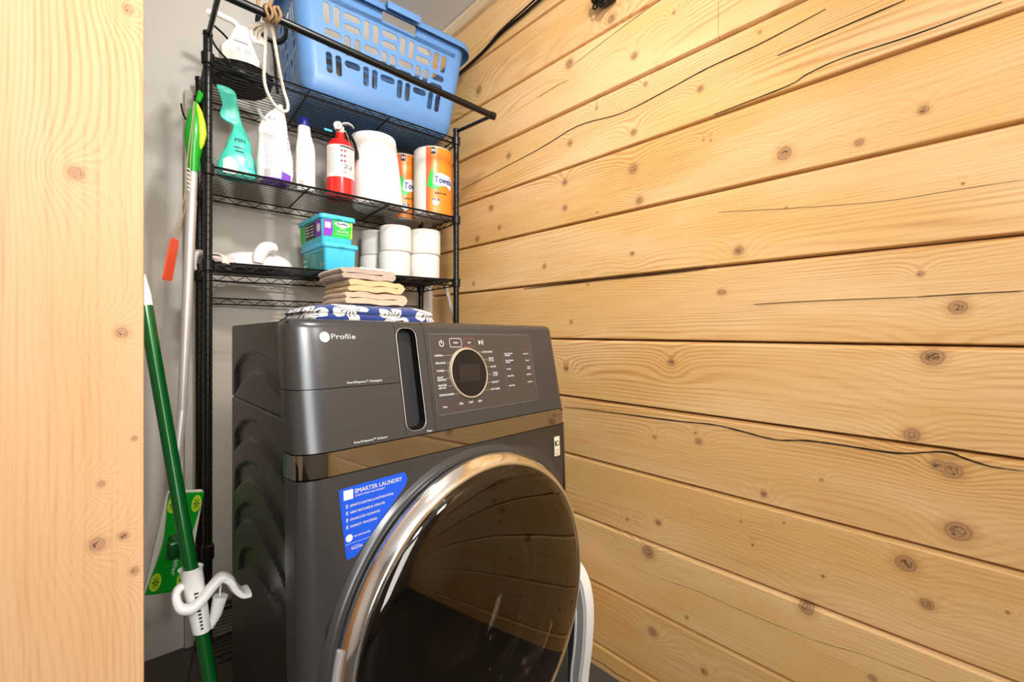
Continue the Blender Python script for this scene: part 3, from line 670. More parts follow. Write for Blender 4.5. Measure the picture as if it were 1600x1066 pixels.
# ------------------------------------------------------------------ shelving rack
RW, RD = .893, .33
rack = thing('shelving_rack', Rf(RW/2, RD/2, 0), 'black wire shelving rack with a hanging rod, behind the washing machine against the back wall', 'shelving')
def post(u, v, top):
    mb = MB(); prof = []; z = 0.
    x, y, _ = Rf(u, v, 0)
    prof.append((.0115, 0.))
    while z < top-.03:
        z += .0254; prof += [(.0125, z-.0016), (.0114, z-.0006), (.0114, z+.0002), (.0125, z+.0012)]
    prof += [(.0138, top-.012), (.0138, top-.002), (.0118, top)]
    mb.lathe(prof, (x, y, 0), 14); mb.build('post', M['black'], rack)
PT = [(0, 0, 2.095), (RW, 0, 2.042), (0, RD, 2.10), (RW, RD, 2.045)]
for p_ in PT: post(*p_)
def shelf(key, nw=14):
    mb = MB(); Z = lambda u: shz(key, u)
    e = .006
    def rail(a, b, dz, r): mb.tube([Rf(a[0], a[1], Z(a[0])+dz), Rf(b[0], b[1], Z(b[0])+dz)], r, 6)
    c = [(e, -.012), (RW-e, -.012), (RW-e, RD+.012), (e, RD+.012)]
    c = [(-.004, 0.), (RW+.004, 0.), (RW+.004, RD), (-.004, RD)]
    for a, b in zip(c, c[1:]+c[:1]):
        rail(a, b, 0, .0031); rail(a, b, -.024, .0028)
        L_ = math.hypot(b[0]-a[0], b[1]-a[1]); n = round(L_/.030); n += n % 2
        pts = [Rf(a[0]+(b[0]-a[0])*k/n, a[1]+(b[1]-a[1])*k/n, Z(a[0]+(b[0]-a[0])*k/n)-(.001 if k % 2 else .023)) for k in range(n+1)]
        mb.tube(pts, .0018, 5)
    for k in range(1, nw+1):
        v = RD*k/(nw+1); mb.tube([Rf(0, v, Z(0)+.0025), Rf(RW, v, Z(RW)+.0025)], .0014, 5)
    for u in (.30, .595): 
        mb.tube([Rf(u, 0, Z(u)-.0015), Rf(u, RD, Z(u)-.0015)], .0030, 6)
    mb.cur = 1
    for (u, v, t) in PT:
        x, y, _ = Rf(u, v, 0); zc = Z(max(u, 0))
        mb.lathe([(.0150, zc-.030), (.0175, zc-.027), (.0185, zc+.004), (.0160, zc+.007), (.0130, zc+.007)], (x, y, 0), 14, caps=(False, False))
    mb.build('shelf', [M['wire'], M['black']], rack)
for k in ('top', 'mid', 'low', 'base'): shelf(k)
mb = MB()
for dz in (0, -.022): mb.tube([Rf(0, RD, 1.293+dz), Rf(RW, RD, 1.297+dz)], .0028, 6)
mb.tube([Rf(RW*k/30, RD, 1.293+.004*k/30-(.001 if k % 2 else .021)) for k in range(31)], .0018, 5)
mb.build('back_brace', M['wire'], rack)
for u in (0, RW):
    mb = MB(); x, y, _ = Rf(u, 0, 0); mb.lathe([(.013, .455), (.0175, .46), (.0175, .50), (.013, .505)], (x, y, 0), 14); mb.build('collar', M['black'], rack)
mb = MB(); ZL, ZR = 2.072, 2.008
mb.tube([Rf(-.012, -.25, ZL), Rf(.905, -.25, ZR)], .0118, 16)
mb.tube([Rf(.897, -.25, ZR), Rf(.915, -.25, ZR)], .0145, 16); mb.tube([Rf(-.02, -.25, ZL), Rf(-.002, -.25, ZL)], .0145, 16)
hr_ = mb.build('hanging_rod', M['black'], rack)
for u, z, z2 in ((0., 2.085, ZL), (RW, 2.030, ZR)):
    mb = MB(); mb.tube([Rf(u+.002, -.012, z), Rf(u+(.012 if u > .5 else .006), -.25, z2)], .0072, 10); mb.build('rod_arm', M['black'], rack)
mb = MB(); mb.tube(smooth_path([(.262, 1.99, 1.93), (.25, 1.96, 1.900), (.222, 1.93, 1.89), (.205, 1.91, 1.905), (.198, 1.90, 1.935)], 5), .0028, 6); mb.build('hook', M['wire'], rack)

# ------------------------------------------------------------------ helpers for things on shelves
def on(key, u): return shz(key, u)+.0042
# ---- laundry basket
def basket():
    zb = shz('top', .58)+.0125; t = thing('laundry_basket', Rf(.60, .19, zb), 'large light blue plastic laundry basket with slotted sides on the top shelf', 'laundry basket')
    U0, U1, V0, V1 = .285, .885, .02, .34; H = .395
    mb = MB()
    def sec(h, th=0.):
        """corner positions of the outside skin at height h, th = wall thickness inwards"""
        k = h/H; fl = .0+.062*k
        return (U0-.035*k+th, U1+.068*k-th, V0-.014*k+th, V1+.004*k-th)
    R_ = .052
    def pt(lp, h, s_, a):  # s_ corner index
        u0, u1, v0, v1 = lp; cu = (u1-R_, u0+R_, u0+R_, u1-R_)[s_]; cv = (v1-R_, v1-R_, v0+R_, v0+R_)[s_]
        return (cu+R_*math.cos(a), cv+R_*math.sin(a))
    rows = [.07, .12, .2, .28, .355]
    th = .0028
    tilt = lambda u: shz('top', u)-shz('top', .58)
    def W(u, v, h): return Rf(u, v, zb+h+tilt(u))
    # corners between bottom fillet and rim
    for s_ in range(4):
        for ti, tt in enumerate((0., th)):
            def g(i, j):
                h = rows[0]+(rows[-1]-rows[0])*j; a = math.radians(90*s_)+math.pi/2*i
                u0, u1, v0, v1 = sec(h); u, v = pt((u0, u1, v0, v1), h, s_, a)
                u -= tt*math.cos(a); v -= tt*math.sin(a); return W(u, v, h)
            mb.grid(9, 5, g)
    # bottom pan with a soft fillet
    loops = []
    for ang in range(0, 91, 15):
        a = math.radians(ang); h = rows[0]*(1-math.cos(a)) if False else rows[0]-rows[0]*math.cos(math.radians(90-ang)) 
        ins = .040*(1-math.cos(math.radians(ang)))
        h = rows[0]*(1-math.sin(a)); u0, u1, v0, v1 = sec(rows[0]); l = []
        for s_ in range(4):
            for k in range(9):
                aa = math.radians(90*s_)+math.pi/2*k/8; u, v = pt((u0, u1, v0, v1), 0, s_, aa)
                l.append(W(u-ins*math.cos(aa)*(1 if True else 0), v-ins*math.sin(aa), h))
        loops.append(l)
    mb.loft(loops, caps=(False, True))
    # slotted side panels
    def side_panel(side):
        u0, u1, v0, v1 = sec(0)
        La, Lb = ((U0, U1) if side in ('F', 'B') else (V0, V1))
        def mp(a, b, d):  # a in 0..1 along, b height
            c = sec(b)
            if side == 'F': return W(c[0]+R_+(c[1]-c[0]-2*R_)*a, c[2]+d, b)
            if side == 'B': return W(c[0]+R_+(c[1]-c[0]-2*R_)*a, c[3]-d, b)
            if side == 'L': return W(c[0]+d, c[2]+R_+(c[3]-c[2]-2*R_)*a, b)
            return W(c[1]-d, c[2]+R_+(c[3]-c[2]-2*R_)*a, b)
        L_ = (U1-U0 if side in 'FB' else V1-V0)-2*R_+.02
        nc = 7 if side in 'FB' else 4
        holes = []
        asp = 1/L_
        m0 = .05 if side in 'FB' else .04
        pw_ = (1-2*m0)/nc
        for c_ in range(nc):
            ca = m0+(c_+.5)*pw_
            for r_ in range(3):
                cb = .118+r_*.086; ww = pw_*.5
                if side in 'FB' and r_ == 2 and c_ == 3 and False: continue
                vert = (c_+r_) % 2 == 0
                if vert:
                    for s2 in (-1, 1):
                        hw_ = ww*.33; x0 = ca+s2*ww*.50
                        holes.append([(x0+p[0]*hw_*.98, cb+p[1]) for p in [(math.cos(q), .027*math.copysign(1, math.sin(q))+.010*math.sin(q)) for q in [math.radians(10+20*k) for k in range(18)]]])
                else:
                    for s2 in (-1, 1):
                        if r_ == 0 and s2 == -1: continue
                        y0 = cb+s2*.0200; ex = .0135*asp*1.0
                        holes.append([(ca+math.copysign(ww*.86-ex, math.cos(q))+ex*math.cos(q), y0+.0130*math.sin(q)) for q in [math.radians(10+20*k) for k in range(18)]])
        top = rows[-1]
        mb.plate([(0, rows[0]), (1, rows[0]), (1, top), (0, top)], holes, th, mp)
    for s_ in 'FBLR': side_panel(s_)
    # top band with hand holes front and back
    for side in 'FBLR':
        def mp(a, b, d, side=side):
            c = sec(b)
            if side == 'F': return W(c[0]+R_+(c[1]-c[0]-2*R_)*a, c[2]+d, b)
            if side == 'B': return W(c[0]+R_+(c[1]-c[0]-2*R_)*a, c[3]-d, b)
            if side == 'L': return W(c[0]+d, c[2]+R_+(c[3]-c[2]-2*R_)*a, b)
            return W(c[1]-d, c[2]+R_+(c[3]-c[2]-2*R_)*a, b)
        hl = [rr2(.44, .347, .68, .392, .01, 4)] if side in 'FB' else []
        mb.plate([(0, .335), (1, .335), (1, .405), (0, .405)] if hl else [(0, .355), (1, .355), (1, .405), (0, .405)], hl, th, mp)
    for s_ in range(4):
        def g(i, j):
            h = .355+.05*j; a = math.radians(90*s_)+math.pi/2*i; c = sec(h); u, v = pt(c, h, s_, a); return W(u, v, h)
        mb.grid(9, 3, g)
    body = mb.build('basket_body', M['blue'], t, smooth=40)
    mb = MB(); c = sec(.405)
    def loop(off, h):
        l = []
        for s_ in range(4):
            for k in range(9):
                aa = math.radians(90*s_)+math.pi/2*k/8; u, v = pt(c, 0, s_, aa); l.append(W(u+off*math.cos(aa), v+off*math.sin(aa), h))
        return l
    mb.loft([loop(-.006, .398), loop(-.006, .408), loop(.002, .413), loop(.016, .411), loop(.024, .402), loop(.0265, .378), loop(.0235, .378), loop(.021, .398), loop(.012, .404), loop(.0, .404)], caps=(False, False))
    mb.build('rim', M['blue'], t, smooth=50)
    mb = MB()
    mb.loft([[W(u, v, h) for v, h in ((-.018, .398), (-.045, .402), (-.052, .388), (-.050, .372), (-.046, .372), (-.046, .386), (-.040, .394), (-.018, .390))] for u in (.565, .70)])
    mb.build('handle_grip', M['blue'], t, smooth=40)
basket()

# ---- steam iron standing in a black tray
mb = MB(); u0 = .112; x, y, _ = Rf(u0, .165, 0); zb = on('top', u0)
mb.lathe([(.0, zb), (.078, zb), (.092, zb+.012), (.100, zb+.045), (.103, zb+.048), (.100, zb+.050), (.096, zb+.046), (.086, zb+.014), (.0, zb+.008)], (x, y, 0), 40, caps=(False, False))
tag(mb.build('tray', M['black']), 'round black tray under the white steamer head at the left end of the top shelf', 'tray')
st = thing('garment_steamer', Rf(.10, .11, on('top', .1)+.05), 'white garment steamer head with ribbed hose at the left end of the top shelf', 'steamer')
outl = [(.046, 2.119), (.048, 2.075), (.154, 2.060), (.157, 2.100), (.148, 2.125), (.137, 2.155), (.133, 2.185), (.124, 2.207), (.108, 2.214), (.092, 2.208), (.082, 2.190), (.070, 2.158), (.056, 2.135)]
def prism(mb, pts, v0, v1, bev=.003, lean=0., zr=2.06):
    cx = sum(p[0] for p in pts)/len(pts); cz = sum(p[1] for p in pts)/len(pts)
    ls = []
    for v, s_ in ((v0, .96), (v0+bev*.3, .985), (v0+bev, 1.), (v1-bev, 1.), (v1, .96)):
        ls.append([Rf(cx+(p[0]-cx)*s_, v+lean*(p[1]-zr), cz+(p[1]-cz)*s_) for p in pts])
    mb.loft(ls)
mb = MB(); sm = [(p[0], p[1]) for p in smooth_path([(a, b, 0) for a, b in outl[3:]+outl[:1]], 4)]
prism(mb, sm+[(.047, 2.105)], .085, .125, .006, .1)
bd = mb.build('steamer_body', M['white'], st, smooth=40)
mb = MB(); prism(mb, [(.042, 2.119), (.047, 2.071), (.152, 2.062), (.159, 2.100)], .078, .150, .004, .1); mb.build('base', M['white2'], st, smooth=40)
mb = MB(); f = lambda a, b, d=0: Rf(a, .0835+.1*(b-2.06)-.0002, b)
for i in range(9): stroke(mb, [(.080+.005*i, 2.151-.0002*i), (.0832+.005*i, 2.151-.0002*i)], .0034, f)
for i, (a, z, w_) in enumerate(((.088, 2.130, .008), (.088, 2.124, .014), (.088, 2.118, .014), (.112, 2.130, .012), (.112, 2.124, .018), (.112, 2.118, .018), (.086, 2.160, .008), (.113, 2.158, .008))): stroke(mb, [(a, z), (a+w_, z-.0015)], .0013, f)
mb.build('lettering', M['inkg'], bd, smooth=0)
mb = MB(); cp_ = smooth_path([Rf(.102, .115, 2.203), Rf(.085, .115, 2.222), Rf(.060, .118, 2.228), Rf(.035, .125, 2.236), Rf(.012, .14, 2.238)], 12); rr_ = [.0085+.0022*(i % 3 == 0) for i in range(len(cp_))]
mb.tube(cp_, rr_, 10); mb.build('hose', M['white'], st)
mb = MB(); mb.tube(smooth_path([Rf(.02, .02, 2.155), Rf(.006, .03, 2.13), Rf(.02, .04, 2.085), Rf(.06, .03, 2.04), Rf(.10, .04, 2.032), Rf(.15, .06, 2.032)], 8), .0035, 8)
mb.tube(smooth_path([Rf(.015, .10, 2.185), Rf(.03, .14, 2.200), Rf(.07, .17, 2.19), Rf(.10, .18, 2.15)], 8), .0035, 8)
tag(mb.build('power_cord', M['black']), 'black power cord curling round the white steamer head', 'cord')
# coil of black cord standing behind, and the brown and white cords over the rod
mb = MB(); 
for k in range(3): mb.tube([Rf(.196+.046*math.cos(a)+.003*k, .10+.006*k, 2.250+.052*math.sin(a)) for a in [2*math.pi*i/28 for i in range(28)]], .0055, 8, closed=True)
mb.tube(smooth_path([Rf(.20, .11, 2.20), Rf(.21, .12, 2.15), Rf(.216, .13, 2.09), Rf(.222, .13, 2.032)], 6), .0055, 8)
tag(mb.build('cord_coil', M['black']), 'coil of thick black cord leaning between steamer and blue basket', 'cord')
rp = ROPE
mb = MB(); sp = smooth_path([Rf(u, v, z) for u, v, z in rp], 7); mb.tube(sp, [.0045+.0006*(i % 2) for i in range(len(sp))], 8)
tag(mb.build('rope_loop', M['rope']), 'white braided rope loop hanging from the black rod down to the white bag', 'rope')
mb = MB(); rnd = random.Random(3)
for k in range(4):
    ph = rnd.random()*6; pts = []
    for i in range(22):
        a = 2*math.pi*i/21; pts.append(Rf(.118+k*.010+.004*math.sin(3*a+ph), -.25+(.019+.002*k)*math.cos(a), 2.068+(.020+.003*(k % 2))*math.sin(a)))
    mb.tube(pts, .0042, 8, closed=True)
mb.tube(smooth_path([Rf(.100, -.235, 2.075), Rf(.103, -.22, 2.11), Rf(.112, -.21, 2.155), Rf(.126, -.205, 2.18), Rf(.140, -.21, 2.15), Rf(.134, -.22, 2.11), Rf(.132, -.235, 2.075)], 6), .0045, 8)
tag(mb.build('brown_cord', M['rope2']), 'brown twisted cord knotted round the black rod above the white cord loop', 'cord')
mb = MB()
for k in range(7):
    a0 = k*.9; mb.tube(smooth_path([Rf(.115+.010*math.sin(a0), -.19+.01*math.cos(a0), 2.062), Rf(.100+.014*math.sin(a0+1), -.185+.012*math.cos(a0), 2.040), Rf(.108+.012*math.cos(a0), -.18, 2.012), Rf(.120, -.185, 2.028)], 6), .0045, 7, flat=(1.4, .7))
tag(mb.build('string_bundle', M['rope']), 'bundle of pale string tucked under the black rod beside the steamer', 'string')

# ---- mid shelf
def soft_loft(secs, n=28, wr=.0, seed=1, p=2.6):
    """sections (z, u, v, width, depth, rot) as super-ellipses, with small wrinkles"""
    loops = []
    for (z, u, v, w_, d, *r_) in secs:
        l = []; rt = r_[0] if r_ else 0.
        for k in range(n):
            a = 2*math.pi*k/n; ca, sa = math.cos(a), math.sin(a)
            x = math.copysign(abs(ca)**(2/p), ca)*w_/2; y = math.copysign(abs(sa)**(2/p), sa)*d/2
            q = 1+wr*mnoise.noise(Vector((ca*2.3+seed, sa*2.3, z*38)))
            x, y = x*q, y*q; x, y = x*math.cos(rt)-y*math.sin(rt), x*math.sin(rt)+y*math.cos(rt)
            l.append(Rf(u+x, v+y, z))
        loops.append(l)
    return loops
def interp_secs(S, k=5):
    S = [tuple(s_)+((0.,) if len(s_) == 5 else ()) for s_ in S]
    a = smooth_path([s_[:3] for s_ in S], k); b = smooth_path([s_[3:6] for s_ in S], k)
    return [tuple(p)+(max(q[0], .002), max(q[1], .002), q[2]) for p, q in zip(a, b)]
def front_of(u, v, w_, d): return v-d/2
zb = on('mid', .09)
tb = thing('teal_pouch', Rf(.095, .10, zb), 'crumpled teal refill pouch standing open at the left end of the middle shelf', 'pouch')
S = [(zb, .092, .10, .100, .060), (zb+.010, .092, .10, .116, .074), (zb+.05, .091, .10, .108, .068), (zb+.09, .094, .10, .086, .055), (zb+.14, .098, .10, .060, .036), (zb+.178, .094, .10, .032, .018), (zb+.190, .080, .098, .050, .010), (zb+.205, .072, .096, .060, .008), (zb+.245, .070, .095, .046, .007), (zb+.290, .060, .095, .052, .006), (zb+.302, .050, .095, .034, .005)]
mb = MB(); mb.loft(soft_loft(interp_secs(S), 32, .09, 2)); f = on_surface(mb); mb.build('pouch_film', M['teal'], tb, smooth=60)
mb = MB()
mb.cur = 0; pts = [(.048, zb+.006), (.088, zb+.006), (.092, zb+.035), (.080, zb+.060), (.062, zb+.066), (.048, zb+.055)]; [stroke(mb, [(.048+k*.0044+.0022, zb+.007), (.048+k*.0044+.0022, zb+.020), (.048+k*.0044+.0022, zb+.036), (.048+k*.0044+.0022, zb+.064-.0035*abs(k-3.5))], .0047, f) for k in range(9)]
mb.cur = 1; text(mb, 'MIN', .082, zb+.120, .014, f, width=.030, bold=.001); 
for k in range(2): stroke(mb, [(.080+.004*k, zb+.102-.014*k), (.106, zb+.100-.014*k)], .005, f)
mb.cur = 2
for k in range(7): stroke(mb, [(.112+.001*k, zb+.085-k*.007), (.134, zb+.083-k*.007)], .0012, f)
stroke(mb, rr2(.114, zb+.012, .128, zb+.028, .002, 2), .001, f, True)
mb.build('label_print', [M['white'], M['teald'], M['ink']], tb, smooth=0)
zb = on('mid', .2)
wb = thing('white_bag', Rf(.20, .07, zb), 'white plastic refill bag with purple bottom, gathered at its top under the hanging cord', 'bag')
S = [(zb, .200, .065, .085, .055), (zb+.010, .201, .065, .108, .072), (zb+.06, .201, .065, .114, .074), (zb+.13, .198, .065, .104, .062), (zb+.19, .195, .063, .088, .042), (zb+.235, .204, .06, .060, .022), (zb+.258, .212, .055, .030, .012), (zb+.275, .216, .05, .012, .008)]
mb = MB(); mb.loft(soft_loft(interp_secs(S), 32, .06, 7)); mb.tube([Rf(.168, .055, zb+.205), Rf(.155, .052, zb+.222), Rf(.146, .05, zb+.238)], [.014, .012, .010], 6, flat=(1, .3)); f = on_surface(mb); mb.build('bag_film', M['white'], wb, smooth=60)
mb = MB(); mb.loft(soft_loft([(zb-.001, .200, .065, .087, .057), (zb+.006, .201, .065, .106, .071), (zb+.012, .201, .065, .1105, .0755)], 32, 0)); mb.build('purple_base', M['purple'], wb, smooth=60)
mb = MB()
mb.cur = 0
for k in range(16): stroke(mb, [(.160+.0012*k*.3, zb+.165-k*.0078), (.190, zb+.164-k*.0078)], .0016, f)
for k in range(7): stroke(mb, [(.163, zb+.036-k*.0035), (.181, zb+.036-k*.0035)], .0018, f)
mb.cur = 1; [stroke(mb, [(.216+k*.004, zb+.010), (.216+k*.004, zb+.022), (.216+k*.004, zb+.036-.001*k)], .0043, f) for k in range(8)]
text(mb, 'FES', .236, zb+.145, .012, lambda a, b, d=0: f(.236+(b-zb-.145)*.3, zb+.165-(a-.236)*1.1), width=.045, bold=.0008)
mb.cur = 2; text(mb, 'C·L', .176, zb+.216, .008, f, width=.024, bold=.0006)
mb.build('label_print', [M['inkg'], M['purple'], M['seam']], wb, smooth=0)
zb = on('mid', .3); x, y, _ = Rf(.303, .075, 0)
bt = thing('spray_bottle', (x, y, zb), 'slim white plastic bottle with dark blue cap, left of the fire extinguisher', 'bottle')
mb = MB(); S = [(zb, .303, .075, .056, .040), (zb+.006, .303, .075, .066, .048), (zb+.10, .303, .075, .066, .048), (zb+.155, .303, .075, .064, .046), (zb+.185, .301, .075, .052, .042), (zb+.205, .299, .075, .044, .040), (zb+.225, .298, .075, .042, .040), (zb+.235, .298, .075, .036, .036)]
mb.loft(soft_loft(interp_secs(S), 28, 0, p=2.3)); f = on_surface(mb); b_ = mb.build('bottle_body', M['white'], bt, smooth=50)
mb = MB(); x2, y2, _ = Rf(.298, .075, 0); mb.lathe([(.0195, zb+.231), (.0205, zb+.233), (.0205, zb+.255), (.017, zb+.262), (.0, zb+.263)], (x2, y2, 0), 24, caps=(True, False)); mb.build('cap', M['navy'], bt, smooth=40)
mb = MB()
for k in range(13): stroke(mb, [(.278, zb+.150-k*.0075), (.300, zb+.150-k*.0075)], .0013, f)
for k in range(5): stroke(mb, [(.279, zb+.030-k*.004), (.294, zb+.030-k*.004)], .002, f)
mb.build('label_print', M['inkg'], b_, smooth=0)
# fire extinguisher
zb = on('mid', .432)+.0; EU, EV, ER = .432, .09, .0505; x, y, _ = Rf(EU, EV, 0)
fe = thing('fire_extinguisher', (x, y, zb), 'small red fire extinguisher with white label and round gauge on the middle shelf', 'fire extinguisher')
mb = MB(); mb.lathe([(.030, zb), (.044, zb+.001), (ER, zb+.008), (ER, zb+.185), (ER-.003, zb+.200), (ER-.012, zb+.217), (.026, zb+.228), (.017, zb+.232), (.0165, zb+.252), (.012, zb+.255)], (x, y, 0), 40); fb = mb.build('cylinder', M['red'], fe, smooth=40)
def cyl(cx, cy, r, th0): 
    return lambda s_, z, d=0.: (cx+(r-d)*math.cos(th0+s_/r), cy+(r-d)*math.sin(th0+s_/r), z)
TH = math.atan2(-y, -x)+.25
mb = MB(); cf = cyl(x, y, ER+.0007, TH); n = 26
mb.loft([[cf(-.072+.135*k/n, z, -d) for k in range(n+1)]+[cf(-.072+.135*(n-k)/n, z, -d-.0006) for k in range(n+1)] for z, d in ((zb+.072, 0), (zb+.192, 0))], caps=(True, True)); lb = mb.build('label', M['paper'], fe, smooth=30)
mb = MB(); cf = cyl(x, y, ER+.0017, TH)
def seg(s0, s1, z, w_, n=8): stroke(mb, [(s0+(s1-s0)*k/n, z) for k in range(n+1)], w_, cf)
mb.cur = 0; seg(-.012, .048, zb+.186, .006)
for k in range(3):
    z = zb+.170-k*.019; mb.cur = 1; mb.plate(circ(.004, z, .0055, 14), [], .0002, cf); mb.cur = 0; mb.plate(circ(-.008, z, .0038, 12), [], .0002, cf)
    mb.cur = 2; [seg(.016, .042, z+.004-j*.004, .0012) for j in range(3)]
for a in (.002, .022):
    mb.cur = 0; stroke(mb, rr2(a, zb+.104, a+.013, zb+.119, .002, 2), .0018, cf, True); stroke(mb, [(a+.003, zb+.107), (a+.010, zb+.116)], .0026, cf); seg(a+.003, a+.010, zb+.110, .0016)
text(mb, 'ABC', -.002, zb+.088, .005, cf, width=.016, bold=.0003); mb.cur = 2
for k in range(15): seg(-.060, -.030+.004*math.sin(k*2), zb+.180-k*.0065, .0011)
seg(.018, .050, zb+.092, .0012); seg(.018, .050, zb+.088, .0012)
mb.build('label_print', [M['seam'], M['inkr'], M['inkg']], lb, smooth=0)
mb = MB(); mb.lathe([(.013, zb+.254), (.015, zb+.256), (.015, zb+.275), (.010, zb+.282)], (x, y, 0), 20)
vx = Vector((-x, -y, 0)).normalized(); sx = Vector((-vx.y, vx.x, 0)) ; sx = -sx if sx.x < 0 else sx
def ex(a, b, z): p = Vector((x, y, 0))+sx*a+vx*b; return (p.x, p.y, z)
mb.loft([[ex(a, b, z) for b in (-.008, .008)]+[ex(a, b, z+.004) for b in (.008, -.008)] for a, z in ((-.005, zb+.281), (.012, zb+.290), (.030, zb+.293), (.045, zb+.285), (.050, zb+.276))])
mb.loft([[ex(a, b, z) for b in (-.009, .009)]+[ex(a, b, z+.003) for b in (.009, -.009)] for a, z in ((.008, zb+.262), (.020, zb+.258), (.030, zb+.236), (.034, zb+.220))])
mb.build('valve_handle', M['white2'], fe, smooth=30)
mb = MB()
def gl(r, b): return [ex(-.008+r*math.cos(2*math.pi*k/28), b, zb+.273+r*math.sin(2*math.pi*k/28)) for k in range(28)]
mb.loft([gl(.015, .012), gl(.0175, .014), gl(.0175, .024), gl(.0155, .026), gl(.0145, .0245)]); ga = mb.build('gauge', M['chrome'], fe, smooth=30)
mb = MB(); mb.loft([gl(.0143, .0246), gl(.0143, .0252)]); mb.cur = 1; mb.loft([[ex(-.010, .0258, zb+.268), ex(-.004, .0258, zb+.279), ex(-.002, .0258, zb+.278), ex(-.007, .0258, zb+.267)], [ex(-.010, .026, zb+.268), ex(-.004, .026, zb+.279), ex(-.002, .026, zb+.278), ex(-.007, .026, zb+.267)]]); mb.build('gauge_face', [M['paper'], M['inkr']], ga, smooth=0)
mb = MB(); mb.tube(smooth_path([ex(.012, 0, zb+.262), ex(.035, 0, zb+.250), ex(.052, .004, zb+.22), ex(.060, .006, zb+.185), ex(.061, .006, zb+.160)], 5), [.006]*15+[.0075]*6, 10); mb.build('nozzle', M['black'], fe)
mb = MB(); mb.tube([ex(-.056, .0, zb+.262), ex(-.028, .004, zb+.256)], .0045, 6, flat=(.4, 1)); tg = mb.build('pull_tag', M['tub'], fe)
# big unwrapped paper roll
zb = on('mid', .6)
mb = MB(); pr_ = []
loops = []
for z, r, cu in ((0, .096, .598), (.003, .1005, .598), (.06, .0985, .594), (.14, .0950, .588), (.20, .0925, .583), (.245, .0905, .579), (.2785, .0880, .5765), (.282, .0865, .576), (.2825, .0220, .576), (.279, .0200, .576), (.22, .02, .578)):
    x, y, _ = Rf(cu, .125, 0); loops.append([(x+r*math.cos(2*math.pi*k/48), y+r*math.sin(2*math.pi*k/48), zb+z) for k in range(48)])
pq = NT('quilted_paper'); oo = pq.obj(); px_, py_, pz_ = pq.sep(oo)
aa = pq.math('ARCTAN2', py_, px_); q1 = pq.math('SINE', pq.math('ADD', pq.math('MULTIPLY', aa, 22.), pq.math('MULTIPLY', pz_, 240.))); q2 = pq.math('SINE', pq.math('SUBTRACT', pq.math('MULTIPLY', aa, 22.), pq.math('MULTIPLY', pz_, 240.)))
pq.set(color=srgb(242, 238, 232), rough=.9); pq.bump(pq.math('MULTIPLY', q1, q2), .16, .001)
mb.loft(loops); x, y, _ = Rf(.59, .125, 0)
tag(mb.build('paper_roll', pq.m, origin=(x, y, zb)), 'wide unwrapped white paper towel roll right of the fire extinguisher', 'paper towel roll')
# wrapped towel rolls
def wrapped(u, v, label, first=None):
    zb = on('mid', u); x, y, _ = Rf(u, v, 0)
    t = thing('wrapped_towel_roll', (x, y, zb), label, 'paper towel roll', 'orange-wrapped paper towel rolls'); R_ = .0835; H_ = .292
    mb = MB(); mb.lathe([(.02, .004), (.022, 0), (R_-.008, 0), (R_, .007), (R_, H_-.007), (R_-.007, H_), (.024, H_), (.02, H_-.006)], (x, y, zb), 44); mb.build('roll', M['paper'], t, smooth=40)
    th = math.atan2(-y, -x); mb = MB(); cf = cyl(x, y, R_+.0008, th); s0, s1 = -.030, .150; n = 30
    mb.loft([[cf(s0+(s1-s0)*k/n, zb+z, 0) for k in range(n+1)]+[cf(s0+(s1-s0)*(n-k)/n, zb+z, .0006) for k in range(n+1)] for z in (.006, .285)]); wr = mb.build('printed_wrap', M['orange'], t, smooth=30)
    mb = MB(); cf = cyl(x, y, R_+.0016, th)
    def patch(pts, k=4):
        fill(mb, pts, cf)
    mb.cur = 1; patch([(-.029, zb+.008), (-.014, zb+.008), (-.018, zb+.10), (-.004, zb+.17), (-.010, zb+.283), (-.029, zb+.283)])
    cf = cyl(x, y, R_+.0021, th)
    mb.cur = 3; fill(mb, rr2(-.008, zb+.255, .012, zb+.283, .002, 2), cf)
    mb.cur = 2; patch([(-.026, zb+.118), (-.016, zb+.160), (-.006, zb+.196), (.004, zb+.178), (.010, zb+.150), (.030, zb+.112), (.005, zb+.106)], 3)
    cf = cyl(x, y, R_+.0024, th); mb.cur = 0; patch([(.000, zb+.128), (.004, zb+.170), (.030, zb+.178), (.085, zb+.170), (.098, zb+.150), (.088, zb+.112), (.060, zb+.126), (.020, zb+.120)], 5)
    cf = cyl(x, y, R_+.0032, th); mb.cur = 4; text(mb, 'Towels', .006, zb+.134, .027, cf, width=.085, bold=.0015)
    mb.cur = 0; cf = cyl(x, y, R_+.0030, th); mb.add([(-.005, zb+.262, 0), (.002, zb+.270, 0), (.009, zb+.262, 0), (.009, zb+.277, 0), (.002, zb+.271, 0), (-.005, zb+.277, 0)], [(0, 1, 4, 5), (1, 2, 3, 4)], cf)
    mb.cur = 3; text(mb, 'Quality & Value', .006, zb+.088, .008, cf, width=.055, bold=.0004)
    mb.cur = 0; fill(mb, circ(.012, zb+.052, .015, 24), cf)
    cf = cyl(x, y, R_+.0038, th); mb.cur = 4; text(mb, 'M·E', .0, zb+.056, .010, cf, width=.026, bold=.0012)
    mb.build('print', [M['ink'], M['redorange'], M['labelgreen'], M['seam'], M['navy']], wr, smooth=0)
wrapped(.838, .105, 'front orange-wrapped paper towel roll beside the right rack post')
wrapped(.768, .262, 'rear orange-wrapped paper towel roll, half hidden between the white roll and the front one')
